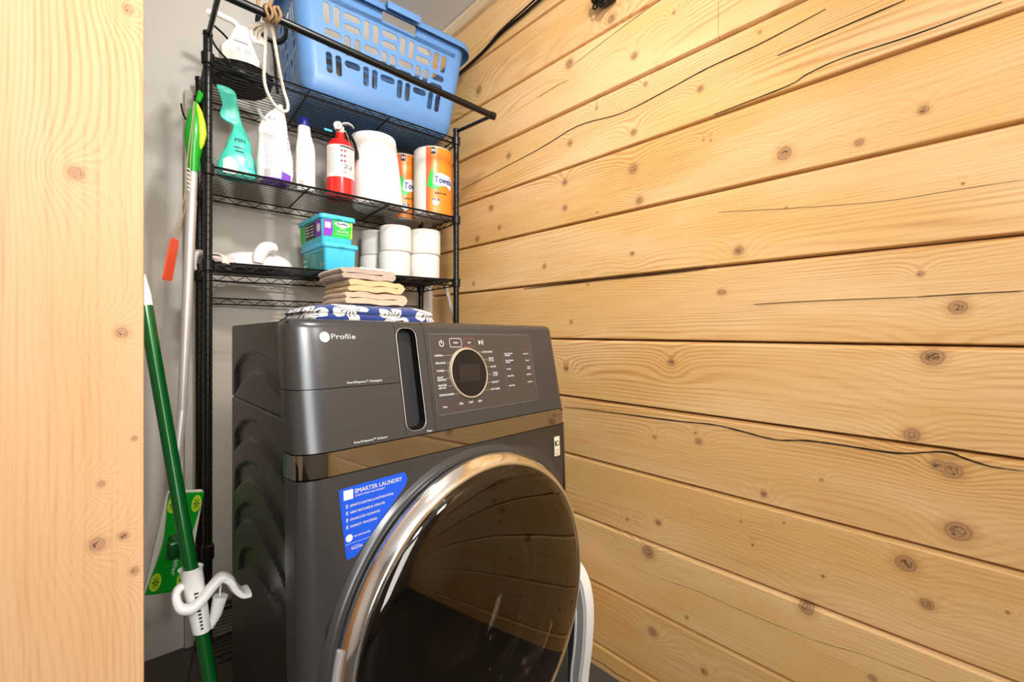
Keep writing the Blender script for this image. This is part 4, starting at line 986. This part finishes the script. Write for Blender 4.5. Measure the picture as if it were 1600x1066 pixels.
# ---- low shelf
def roll_proto():
    t = thing('toilet_roll', (0, 0, 0), 'x', 'toilet roll', 'white toilet rolls on the lower shelf'); R_ = .0655; H_ = .107
    mb = MB(); mb.lathe([(.0215, .001), (.024, 0), (R_-.006, 0), (R_-.001, .003), (R_, .010), (R_, H_-.008), (R_-.003, H_-.001), (R_-.008, H_), (.024, H_), (.0215, H_-.001)], (0, 0, 0), 40, caps=(False, False)); mb.build('roll', M['paper'], t, smooth=40)
    mb = MB(); mb.lathe([(.0215, .0005), (.0215, H_-.0005), (.0200, H_-.0005), (.0200, .0005), (.0215, .0005)], (0, 0, 0), 24, caps=(False, False)); mb.build('core', M['card'], t, smooth=40); return t
pt = roll_proto(); used = False
for u, v, nm in ((.668, .125, 'in the column left of the front pair, largest in view'), (.804, .120, 'in the rightmost front column beside the rack post'), (.640, .262, 'in the rear column half hidden at the left'), (.775, .258, 'in the rear column seen through the gap between the front columns')):
    for lv in (0, 1):
        z = on('low', u)+lv*.1075; x, y, _ = Rf(u+.003*lv, v-.002*lv, 0)
        o = pt if not used else copy_tree(pt); used = True
        o.location = (x, y, z); o.rotation_euler = (0, 0, u*9+lv*2); o['label'] = ('upper' if lv else 'lower')+' white toilet roll '+nm
def tub(z, u, v, ang, label, printed):
    t = thing('wipes_tub', Rf(u, v, z), label, 'tub', 'turquoise wipes tubs'); 
    c, s_ = math.cos(ang), math.sin(ang); w_, d, h = .128, .232, .098
    def L(a, b, zz): return Rf(u+a*c-b*s_, v+a*s_+b*c, z+zz)   # a right, b back, origin front-left corner
    def lp(ins, zz, r=.014): return [L(p[0], p[1], zz) for p in rr(w_/2, d/2, w_-2*ins, d-2*ins, r, 0, 5)]
    mb = MB(); mb.loft([lp(.010, 0, .010), lp(.0075, .003, .012), lp(.004, h-.010), lp(.003, h-.006)]); mb.build('tub_body', M['tub'], t, smooth=40)
    mb = MB(); mb.loft([lp(-.003, h-.012, .018), lp(-.0045, h-.008, .018), lp(-.0045, h+.001, .018), lp(-.002, h+.004, .017), lp(.006, h+.0045, .012), lp(.009, h+.001, .010)]); mb.rbox((0, 0, 0), (.018, .008, .010), .002, 2, mp=lambda a, b, zz: L(w_/2+a, -.006+b, h-.006+zz)); mb.build('lid', M['tub'], t, smooth=40)
    mb = MB(); fr = lambda a, b, dd=0.: L(a, .0035+.005*(1-b/h)+dd-.0012, b); sd_ = lambda a, b, dd=0.: L(.0035+.005*(1-b/h)+dd-.0012, a, b)
    if printed:
        mb.cur = 1; mb.plate(rr2(.010, .022, w_-.010, h-.014, .004, 3), [], .0004, fr)
        f2 = lambda a, b, dd=0.: fr(a, b, dd-.0008)
        mb.cur = 2; mb.plate([(.0105, .024), (.040, .024), (.045, .05), (.040, h-.016), (.0105, h-.016)], [], .0003, f2)
        mb.cur = 3; mb.plate(rr2(.014, .052, .036, .074, .003, 2), [], .0003, lambda a, b, dd=0.: fr(a, b, dd-.0014))
        mb.cur = 5; mb.plate([(w_-.018, .024), (w_-.0105, .024), (w_-.0105, h-.016), (w_-.018, h-.016), (w_-.014, .06)], [], .0003, f2)
        f3 = lambda a, b, dd=0.: fr(a, b, dd-.0020)
        mb.cur = 4; mb.plate([(p[0]*1., p[1]) for p in circ(.080, .072, .030, 24, ry=.0095)], [], .0003, f2)
        mb.cur = 6; text(mb, 'Swiffer', .080, .069, .008, f3, width=.044, align='C', bold=.0006)
        mb.cur = 4; text(mb, 'WET', .080, .053, .0075, f3, width=.024, align='C', bold=.0008); text(mb, 'CLOTHS', .080, .041, .0075, f3, width=.042, align='C', bold=.0008); stroke(mb, [(.052, .034), (.108, .034)], .0012, f3)
        mb.cur = 1; mb.plate(rr2(.012, .022, d-.010, h-.014, .004, 3), [], .0004, sd_)
        s2 = lambda a, b, dd=0.: sd_(a, b, dd-.0008); mb.cur = 2; mb.plate([(.013, .024), (.065, .024), (.065, h-.016), (.013, h-.016)], [], .0003, s2)
        mb.cur = 6; mb.plate([(.066, .024), (.165, .024), (.165, h-.016), (.066, h-.016)], [], .0003, s2)
        mb.cur = 4; s3 = lambda a, b, dd=0.: sd_(.24-a, b, dd-.0016)
        mb.plate(circ(.205, .055, .016, 20), [], .0003, s3)
        for k in range(4): stroke(mb, [(.08, .072-k*.011), (.115, .072-k*.011)], .004, s3); stroke(mb, [(.13, .070-k*.011), (.158, .070-k*.011)], .003, s3)
    else:
        mb.cur = 0; mb.plate(rr2(.016, .010, d-.012, h-.022, .004, 3), [], .0004, sd_); mb.cur = 4; s3 = lambda a, b, dd=0.: sd_(.24-a, b, dd-.0010)
        for k in range(5): stroke(mb, [(.10, .066-k*.009), (.155, .066-k*.009)], .0012, s3)
        for k in range(3): stroke(mb, [(.05, .070-k*.008), (.085, .070-k*.008)], .0012, s3)
        text(mb, 'h·e1', .055, .018, .016, lambda a, b, dd=0.: s3(a+.14, b, dd), width=.04, bold=.0005)
        for k in range(3): mb.plate(circ(.028+.012*k, .052, .0045, 14), [], .0003, s3); mb.plate(circ(.028+.012*k, .032, .0045, 14), [], .0003, s3)
    mb.build('printed_label', [M['tubl'], M['labelgreen'], M['violet'], M['pink'], M['ink'], M['lime'], M['dgrey']], t, smooth=0)
zt = on('low', .4)
tub(zt, .352, .015, .10, 'lower plain turquoise wipes tub with teal side print, on the low shelf', False)
tub(zt+.103, .343, .020, .10, 'upper turquoise wipes tub with green and purple label, stacked on the plain tub', True)
# flat white box
mb = MB(); u0 = .56; z0 = on('low', u0)
mb.rbox((.545, .030, z0+.009), (.135, .052, .018), .0012, 2, mp=Rf); bx = mb.build('box_carton', M['white'], None, smooth=30)
tag(bx, 'flat white carton with a green mark, right of the turquoise tubs', 'box')
bx.name = 'carton'; WM['carton'] = WM.pop('box_carton') if 'box_carton' in WM else WM['carton']
mb = MB(); f = lambda a, b, d=0.: Rf(a, .0035, b)
mb.cur = 0; mb.plate(circ(.4975, z0+.009, .0048, 16), [circ(.4975, z0+.009, .0018, 10)], .0002, lambda a, b, d: Rf(a, .0035+d, b)); mb.cur = 1
for k in range(3): stroke(mb, [(.506, z0+.0135-k*.0042), (.533, z0+.0135-k*.0042)], .0015, f)
text(mb, 'B2-20', .545, z0+.0055, .006, f, width=.026, bold=.0004)
mb.build('print', [M['labelgreen'], M['inkg']], bx, smooth=0)
# white cloth roll and moulded holder
mb = MB(); zz = on('low', .03); rnd = random.Random(11)
for k in range(5):
    pts = []
    for i in range(10):
        t_ = i/9; pts.append(Rf(-.030+.105*t_, .075+.018*k-.02*math.sin(t_*3), zz+.010+.006*math.sin(t_*7+k)+.010*(k % 2)+(.010 if t_ < .3 else 0)))
    mb.tube(smooth_path(pts, 4), .0105, 9, flat=(1.5, .8))
mb.tube(smooth_path([Rf(-.008, .05, zz+.028), Rf(-.026, .048, zz+.022), Rf(-.034, .046, zz-.004), Rf(-.033, .046, zz-.028)], 5), [.012]*16, 9, flat=(1.6, .7))
mb.tube(smooth_path([Rf(.0, .03, zz+.026), Rf(.030, .022, zz+.024), Rf(.045, -.008, zz+.012), Rf(.046, -.014, zz-.008)], 5), [.008]*16, 9, flat=(1.6, .6))
tag(mb.build('folded_cloth', M['clothw'], smooth=60), 'rumpled white cloth draped over the left end of the low shelf', 'cloth')
wh = thing('plunger_holder', Rf(.165, .16, on('low', .16)), 'white moulded plastic dome with a thick curved handle on the low shelf', 'holder')
mb = MB(); z0 = on('low', .16); S = [(z0, .160, .16, .215, .19), (z0+.006, .160, .16, .235, .20), (z0+.022, .160, .16, .230, .195), (z0+.042, .160, .16, .200, .17), (z0+.055, .160, .16, .140, .12), (z0+.060, .160, .16, .04, .04)]
mb.loft(soft_loft(interp_secs(S, 3), 36, 0, p=2.2)); mb.build('dome', M['white'], wh, smooth=60)
mb = MB(); hp_ = smooth_path([Rf(.148, .06, z0+.012), Rf(.150, .06, z0+.030), Rf(.158, .06, z0+.050), Rf(.172, .06, z0+.066), Rf(.192, .06, z0+.068), Rf(.205, .06, z0+.058)], 6); m_ = len(hp_)
mb.tube(hp_, [.0165+.0055*math.sin(math.pi*min(1, i/(m_-1)*1.1))-(.009*max(0, i/(m_-1)-.85)/.15) for i in range(m_)], 16); mb.build('handle', M['white'], wh, smooth=60)
# ---- towels on the washer
ft = MB(); zt = 1.1745
def fl(i, j): pass
lay = []
secs = []
for (z, g) in ((0, -.010), (.003, -.002), (.010, .001), (.017, -.003), (.0185, -.006), (.020, -.003), (.028, .0), (.036, -.004), (.040, -.016), (.042, -.05)):
    l = []
    for p in rr(.231, .235, .31+2*g, .185+2*g, .03, 0, 8):
        q = 1+.02*mnoise.noise(Vector((p[0]*30, p[1]*30, z*60))); sag = .010*max(0, (abs(p[0]-.231)-.08)/.08)*(z/.04) if z > .02 else 0
        l.append(Wf(.223+(p[0]-.231)*q, .235+(p[1]-.235)*q, zt+z-sag+.002*mnoise.noise(Vector((p[0]*20, p[1]*20, 1)))*(z > .01)))
    secs.append(l)
ft.loft(secs); tag(ft.build('floral_towel', M['floral'], smooth=70), 'folded navy towel with white hibiscus flowers on top of the washer', 'towel')
def towel(z, u0, u1, v0, v1, layers, th_, mat, label, seed, rfold=True):
    rnd = random.Random(seed); mb = MB(); path = []; r = th_*.52
    for k in range(layers):
        zz = z+th_*.5+k*th_*1.02; a, b = (u0+rnd.uniform(0, .008), u1-rnd.uniform(0, .006))
        pts = [(a+(b-a)*t_/10, zz+.0012*math.sin(t_*1.3+k+seed)) for t_ in range(11)]
        if k % 2: pts.reverse()
        if path:
            side = 1 if k % 2 else -1; xx = path[-1][0]
            for q in (.25, .5, .75): path.append((xx+side*th_*.55*math.sin(math.pi*q), zz-th_*1.02+th_*1.02*q))
        path += pts
    n = len(path); loops = []
    P = [Vector((p[0], 0, p[1])) for p in path]; up, dn = [], []
    for i in range(n):
        t_ = (P[min(i+1, n-1)]-P[max(i-1, 0)]).normalized(); nn = Vector((-t_.z, 0, t_.x)); q = .47*th_*(1+.12*math.sin(i*1.7+seed)); up.append(P[i]+nn*q); dn.append(P[i]-nn*q)
    e0 = P[0]-(P[1]-P[0]).normalized()*th_*.3; e1 = P[-1]+(P[-1]-P[-2]).normalized()*th_*.3
    prof = up+[e1]+dn[::-1]+[e0]; c_ = Vector(((u0+u1)/2, 0, z+layers*th_/2))
    for j in range(11):
        t_ = j/10; v = v0+(v1-v0)*t_; k_ = 1-.03*(abs(t_-.5)*2)**4
        loops.append([Wf(c_.x+(p.x-c_.x)*k_+.002*mnoise.noise(Vector((p.x*40, v*30, p.z*40+seed))), v+.004*mnoise.noise(Vector((p.x*25, seed, p.z*90))), c_.z+(p.z-c_.z)*k_+.0018*mnoise.noise(Vector((p.x*30, v*22, seed)))) for p in prof])
    mb.loft(loops); tag(mb.build('folded_towel', mat, smooth=70), label, 'towel', 'beige towels folded on the washer')
zt = 1.2165
towel(zt, .150, .296, .165, .30, 2, .0125, M['terry3'], 'lowest pale peach towel of the folded stack, lying on the floral towel', 3)
towel(zt+.0262, .154, .290, .165, .30, 2, .0125, M['terry2'], 'middle cream towel of the folded stack with its thick fold to the right', 5)
towel(zt+.0524, .142, .266, .165, .30, 2, .0115, M['terry'], 'top grey-beige towel of the folded stack', 9)

# ------------------------------------------------------------------ mops and other things at the left
mp_ = thing('floor_mop', (.15, 1.62, .4), 'silver-handled floor mop with green grip and green head, left of the rack', 'mop')
A = Vector((.214, 1.70, 1.868)); B = Vector((.207, 1.70, 1.652)); C_ = Vector((.180, 1.70, .928)); D = Vector((.147, 1.66, .60))
mb = MB(); mb.tube([tuple(B), tuple(B.lerp(C_, .12))], .0128, 14); mb.tube([tuple(B.lerp(C_, .12)), tuple(B.lerp(C_, .62))], .0138, 14); mb.tube([tuple(B.lerp(C_, .62)), tuple(C_)], .0128, 14); mb.tube([tuple(C_), tuple(C_.lerp(D, .42))], .0122, 14); mb.tube([tuple(C_.lerp(D, .42)), tuple(D)], .0110, 14)
mb.build('pole', M['silver'], mp_)
def lin(t_): return tuple(A.lerp(B, t_))
mb = MB(); gr = [(.0, .006), (.1, .012), (.22, .019), (.36, .0245), (.50, .0265), (.64, .023), (.78, .0175), (1., .0150)]
mb.tube([lin(t_) for t_, r in gr], [r for t_, r in gr], 16); g_ = mb.build('grip', M['green'], mp_, smooth=60)
mb = MB(); gx = [(.02, .006, .0), (.15, .009, .013), (.3, .012, .020), (.45, .013, .024), (.6, .010, .021), (.7, .004, .016)]
mb.tube([tuple(A.lerp(B, t_)+Vector((.7, -.6, 0))*o_) for t_, r, o_ in gx], [r for t_, r, o_ in gx], 12); mb.build('grip_pad', M['lime'], g_, smooth=60)
mb = MB(); mb.tube([tuple(A+Vector((.006, 0, .004))*1), tuple(A+Vector((.012, -.004, .026))), tuple(A+Vector((.008, -.004, .036)))], [.007, .009, .004], 10); mb.build('grip_cap', M['green'], mp_)
# mop head
HC = [Vector(p) for p in ((.139, 1.63, .709), (.228, 1.645, .690), (.181, 1.620, .412), (.083, 1.605, .441))]   # TL TR BR BL
def hd(a, b, d=0.): 
    t_ = HC[0].lerp(HC[1], a); q = HC[3].lerp(HC[2], a); p = q.lerp(t_, b); nn = (HC[1]-HC[0]).cross(HC[3]-HC[0]).normalized(); nn = nn if nn.y < 0 else -nn
    return tuple(p+nn*d)
mb = MB(); mb.plate(rr2(0, 0, 1, 1, .06, 4), [], .010, lambda a, b, d: hd(a, b, d-.010)); mb.build('pad', M['white2'], mp_, smooth=30)
def waist(s_=1.): 
    L_ = [(.02, .02), (.06, .16), (.13, .35), (.16, .5), (.13, .65), (.06, .84), (.02, .98)]; L_ = [(p[0], p[1]) for p in smooth_path([(a, b, 0) for a, b in L_], 5)]
    return L_+[(1-a, b) for a, b in reversed(L_)]
mb = MB(); mb.plate(waist(), [], .010, lambda a, b, d: hd(a, b, d+.001)); mh = mb.build('mop_plate', M['green'], mp_, smooth=30)

mb = MB(); f = lambda a, b, d=0: hd(a, b, .0125); text(mb, 'Swiffer', 0, 0, .085, lambda a, b, d=0: f(.50+b*1.15, .44-a*.42), width=.62, bold=.008); 
for a, b in ((.17, .13), (.80, .13), (.17, .87), (.80, .87)): pass
mb.build('lettering', M['ink'], mh, smooth=0)
for a0, b0 in ((.17, .13), (.80, .13), (.17, .87), (.80, .87)):
    mb = MB(); mb.plate(circ(a0, b0, .13, 24, ry=.085), [], .0015, lambda a, b, d: hd(a, b, d+.0115)); mb.cur = 1
    for k in range(4):
        t_ = math.pi*k/4; stroke(mb, [(a0-.08*math.cos(t_), b0-.055*math.sin(t_)), (a0-.02*math.cos(t_), b0-.014*math.sin(t_))], .012, lambda a, b, d=0: hd(a, b, .0136)); stroke(mb, [(a0+.08*math.cos(t_), b0+.055*math.sin(t_)), (a0+.02*math.cos(t_), b0+.014*math.sin(t_))], .012, lambda a, b, d=0: hd(a, b, .0136))
    mb.build('grip_hole', [M['lime'], M['dkgreen']], mh, smooth=30)
mb = MB(); J = Vector(hd(.42, .46, .028)); mb.tube([tuple(D+Vector((0, 0, .04))), tuple(D), tuple(D.lerp(J, .6)), tuple(J)], [.0125, .015, .017, .014], 14); mb.rbox(tuple(Vector(hd(.42, .44, .022))), (.036, .026, .050), .008, 3); mb.build('swivel_joint', M['dkgreen'], mp_, smooth=40)
# wire fly swatter
fs = thing('fly_swatter', (.17, 1.62, 1.3), 'thin white wire fly swatter with an orange-red end hanging beside the green mop grip', 'fly swatter')
mb = MB()
for o_ in (-.0035, .0035):
    mb.tube(smooth_path([(.198+o_*.3, 1.60, 1.825), (.192+o_*.6, 1.60, 1.74), (.185+o_, 1.60, 1.654), (.180+o_, 1.60, 1.56), (.167+o_*1.2, 1.60, 1.49), (.153+o_*.3, 1.60, 1.42)], 6), .0013, 6)
for k in range(6): mb.tube([(.1815, 1.60, 1.63-k*.012), (.1885, 1.60, 1.626-k*.012)], .0016, 5)
mb.build('wire_handle', M['steel'], fs)
mb = MB(); d_ = Vector((-.017, 0, -.112)).normalized(); q_ = Vector((.5, .85, 0)).normalized()
P0 = Vector((.153, 1.60, 1.425)); loops = []
for t_, w_ in ((0, .010), (.004, .018), (.012, .020), (.10, .022), (.118, .022), (.121, .018)):
    c_ = P0+d_*t_; e = q_.cross(d_)*.0022; loops.append([tuple(c_+q_*w_+e), tuple(c_-q_*w_+e), tuple(c_-q_*w_-e), tuple(c_+q_*w_-e)])
mb.loft(loops); mb.build('swatter_blade', M['orangered'], fs, smooth=30)
# dark green pole with white clip
gp = thing('broom', (.22, 1.1, 0), 'dark green pole with a white tip leaning beside the front pine post', 'broom')
def gpt(z): t_ = z/1.205; return (.214+(.060-.214)*t_, .926+.174*t_, z)
mb = MB(); mb.tube([gpt(.012), gpt(.5), gpt(1.0), gpt(1.205)], .0118, 18); mb.build('pole', M['dkgreen'], gp)
mb = MB(); mb.tube([gpt(1.204), gpt(1.225), gpt(1.262), gpt(1.270)], [.0119, .0122, .0085, .004], 16); mb.build('pole_tip', M['white'], gp, smooth=50)
mb = MB(); mb.tube([gpt(.0), gpt(.014)], .0135, 18); mb.build('end_cap', M['black'], gp)
cl = thing('pole_clip', gpt(.65), 'white plastic hook clip clamped on the dark green pole', 'clip')
mb = MB(); n = 18; loops = []
for z, r in ((0.72, .0200), (0.7163, .0180), (0.6846, .0170), (0.6474, .0163), (0.6121, .0147), (0.6056, .0142)):
    c_ = gpt(z); loops.append([(c_[0]+r*math.cos(2*math.pi*k/n), c_[1]+r*math.sin(2*math.pi*k/n), z) for k in range(n)])
for z, r in ((0.6056, .0122), (0.72, .0132)):
    c_ = gpt(z); loops.append([(c_[0]+r*math.cos(2*math.pi*k/n), c_[1]+r*math.sin(2*math.pi*k/n), z) for k in range(n)])
mb.loft(loops, caps=(False, False)); sl = mb.build('sleeve', M['white'], cl, smooth=40)
mb = MB()
for k in range(11):
    z = 0.68-k*.0063; c_ = gpt(z); r = .0168-.0012*k/10; th = math.atan2(-c_[1], -c_[0])+.15; w_ = .20-.008*k
    mb.add([(c_[0]+(r+.0014)*math.cos(th+a), c_[1]+(r+.0014)*math.sin(th+a), z+dz) for dz in (-.0016, .0016) for a in (-w_, 0, w_)], [(0, 1, 4, 3), (1, 2, 5, 4)])
mb.build('slots', M['seam'], sl, smooth=0)
mb = MB(); arm = smooth_path([ (0.1115, 1.0301, 0.6942), (0.0983, 1.0159, 0.6867), (0.1021, 0.9998, 0.6678), (0.1181, 0.9970, 0.6602), (0.1342, 1.0017, 0.6678), (0.1512, 1.0064, 0.6838), (0.1663, 1.0111, 0.6942), (0.1795, 1.0111, 0.6867), (0.1890, 1.0111, 0.6678), (0.2003, 1.0111, 0.6545), (0.2136, 1.0111, 0.6527)], 6)
loops = []
for i, p in enumerate(arm):
    t_ = i/(len(arm)-1); hgt = .0060+.003*math.sin(t_*3.1); dp = .011+.022*max(0, t_-.5); q = Vector(arm[min(i+1, len(arm)-1)])-Vector(arm[max(i-1, 0)]); q.normalize()
    up = Vector((0, -1, 0)).cross(q).normalized() if abs(q.y) < .9 else Vector((0, 0, 1)); bk = Vector((0, 1, 0))
    loops.append([tuple(Vector(p)+up*hgt*a*.9+bk*dp*b) for a, b in ((.6, -1), (1, -.6), (1, .6), (.6, 1), (-.6, 1), (-1, .6), (-1, -.6), (-.6, -1))])
mb.loft(loops); mb.build('hook_arm', M['white'], cl, smooth=60)
mb = MB(); mb.tube([(0.1682, 1.0253, 0.6536), (0.1607, 1.0253, 0.6205), (0.1512, 1.0253, 0.5997)], [.013, .010, .006], 14); mb.tube([(0.1701, 1.0253, 0.6905), (0.1663, 1.0253, 0.6489)], .0015, 6); mb.build('cone_socket', M['white'], cl, smooth=50)
# black metal strut low at the left, silver pole at the right
mb = MB(); mb.tube([(.150, 1.45, .155), (.19, 1.50, .34), (.20, 1.51, .38)], .006, 10, flat=(1, .4)); mb.tube([(.135, 1.43, .10), (.150, 1.45, .155)], .008, 10)
mb.tube([(.13, 1.43, .0), (.135, 1.43, .10)], .008, 10)
tag(mb.build('dustpan_handle', M['dgrey']), 'thin dark plastic handle standing low behind the green pole', 'handle')
mb = MB(); mb.tube([(1.158, 1.75, 1.378), (1.153, 1.675, 1.215)], .0095, 14); mb.tube([(1.153, 1.675, 1.215), (1.14, 1.14, .01)], .0095, 14)
tag(mb.build('silver_pole', M['silver']), 'silver pole leaning under the low shelf beside the pine wall', 'pole')
# folded plastic tub in the gap at the right
fc = thing('folding_tub', (1.12, 1.1, 0), 'white and grey folding plastic tub standing on edge between washer and pine wall', 'tub')
def tubp(o_): 
    L_ = [(.905, 0), (.905, .09), (.890, .20), (.884, .30), (.889, .36), (.905, .408), (.94, .445), (1.0, .462), (1.30, .462), (1.35, .43), (1.36, .3), (1.36, 0)]
    cy, cz = 1.12, .2; return [(cy+(y-cy)*(1-o_/.24), max(0 if o_ == 0 else .02, cz+(z-cz)*(1-o_/.25))) for y, z in [(p[0], p[1]) for p in smooth_path([(a, b, 0) for a, b in L_], 4)]]
mb = MB(); mb.plate(tubp(0), [], .035, lambda a, b, d: (1.085+d, a, b)); mb.build('tub_rim', M['white'], fc, smooth=40)
mb = MB(); mb.plate(tubp(.010), [], .006, lambda a, b, d: (1.0815+d, a, b)); mb.build('grey_band', M['grey'], fc, smooth=40)
mb = MB(); mb.plate(tubp(.036), [], .006, lambda a, b, d: (1.079+d, a, b)); mb.build('inner_rim', M['white'], fc, smooth=40)
mb = MB(); mb.plate(tubp(.042), [], .006, lambda a, b, d: (1.077+d, a, b)); mb.build('panel', M['dgrey'], fc, smooth=40)
# black bracket and cables on the pine wall
mb = MB(); mb.rbox((1.268, .945, 2.30), (.040, .055, .060), .008, 3); mb.rbox((1.262, .985, 2.305), (.03, .03, .03), .006, 2)
mb.tube([(1.255, .955+.012*math.cos(a), 2.275+.014*math.sin(a)) for a in [2*math.pi*k/18 for k in range(18)]], .006, 8, closed=True)
mb.tube([(1.262, .990+.010*math.cos(a), 2.282+.010*math.sin(a)) for a in [2*math.pi*k/18 for k in range(18)]], .003, 8, closed=True)
tag(mb.build('wall_hook', M['black']), 'small black metal bracket high on the pine wall', 'bracket')
mb = MB()
for k, (dz, r) in enumerate(((0, .0055), (.008, .0035), (-.005, .003))):
    pts = [(1.279-.004*k, y, z+dz*(1+.8*math.sin(y*9+k*2))) for y, z in ((2.03, 2.36), (1.83, 2.404), (1.635, 2.428), (1.509, 2.452), (1.367, 2.459), (1.27, 2.468), (1.1, 2.478), (.8, 2.49))]
    mb.tube(smooth_path(pts, 6), r, 8)
tag(mb.build('wall_cable', M['black']), 'black cables running along the top of the pine wall to behind the basket', 'cable')
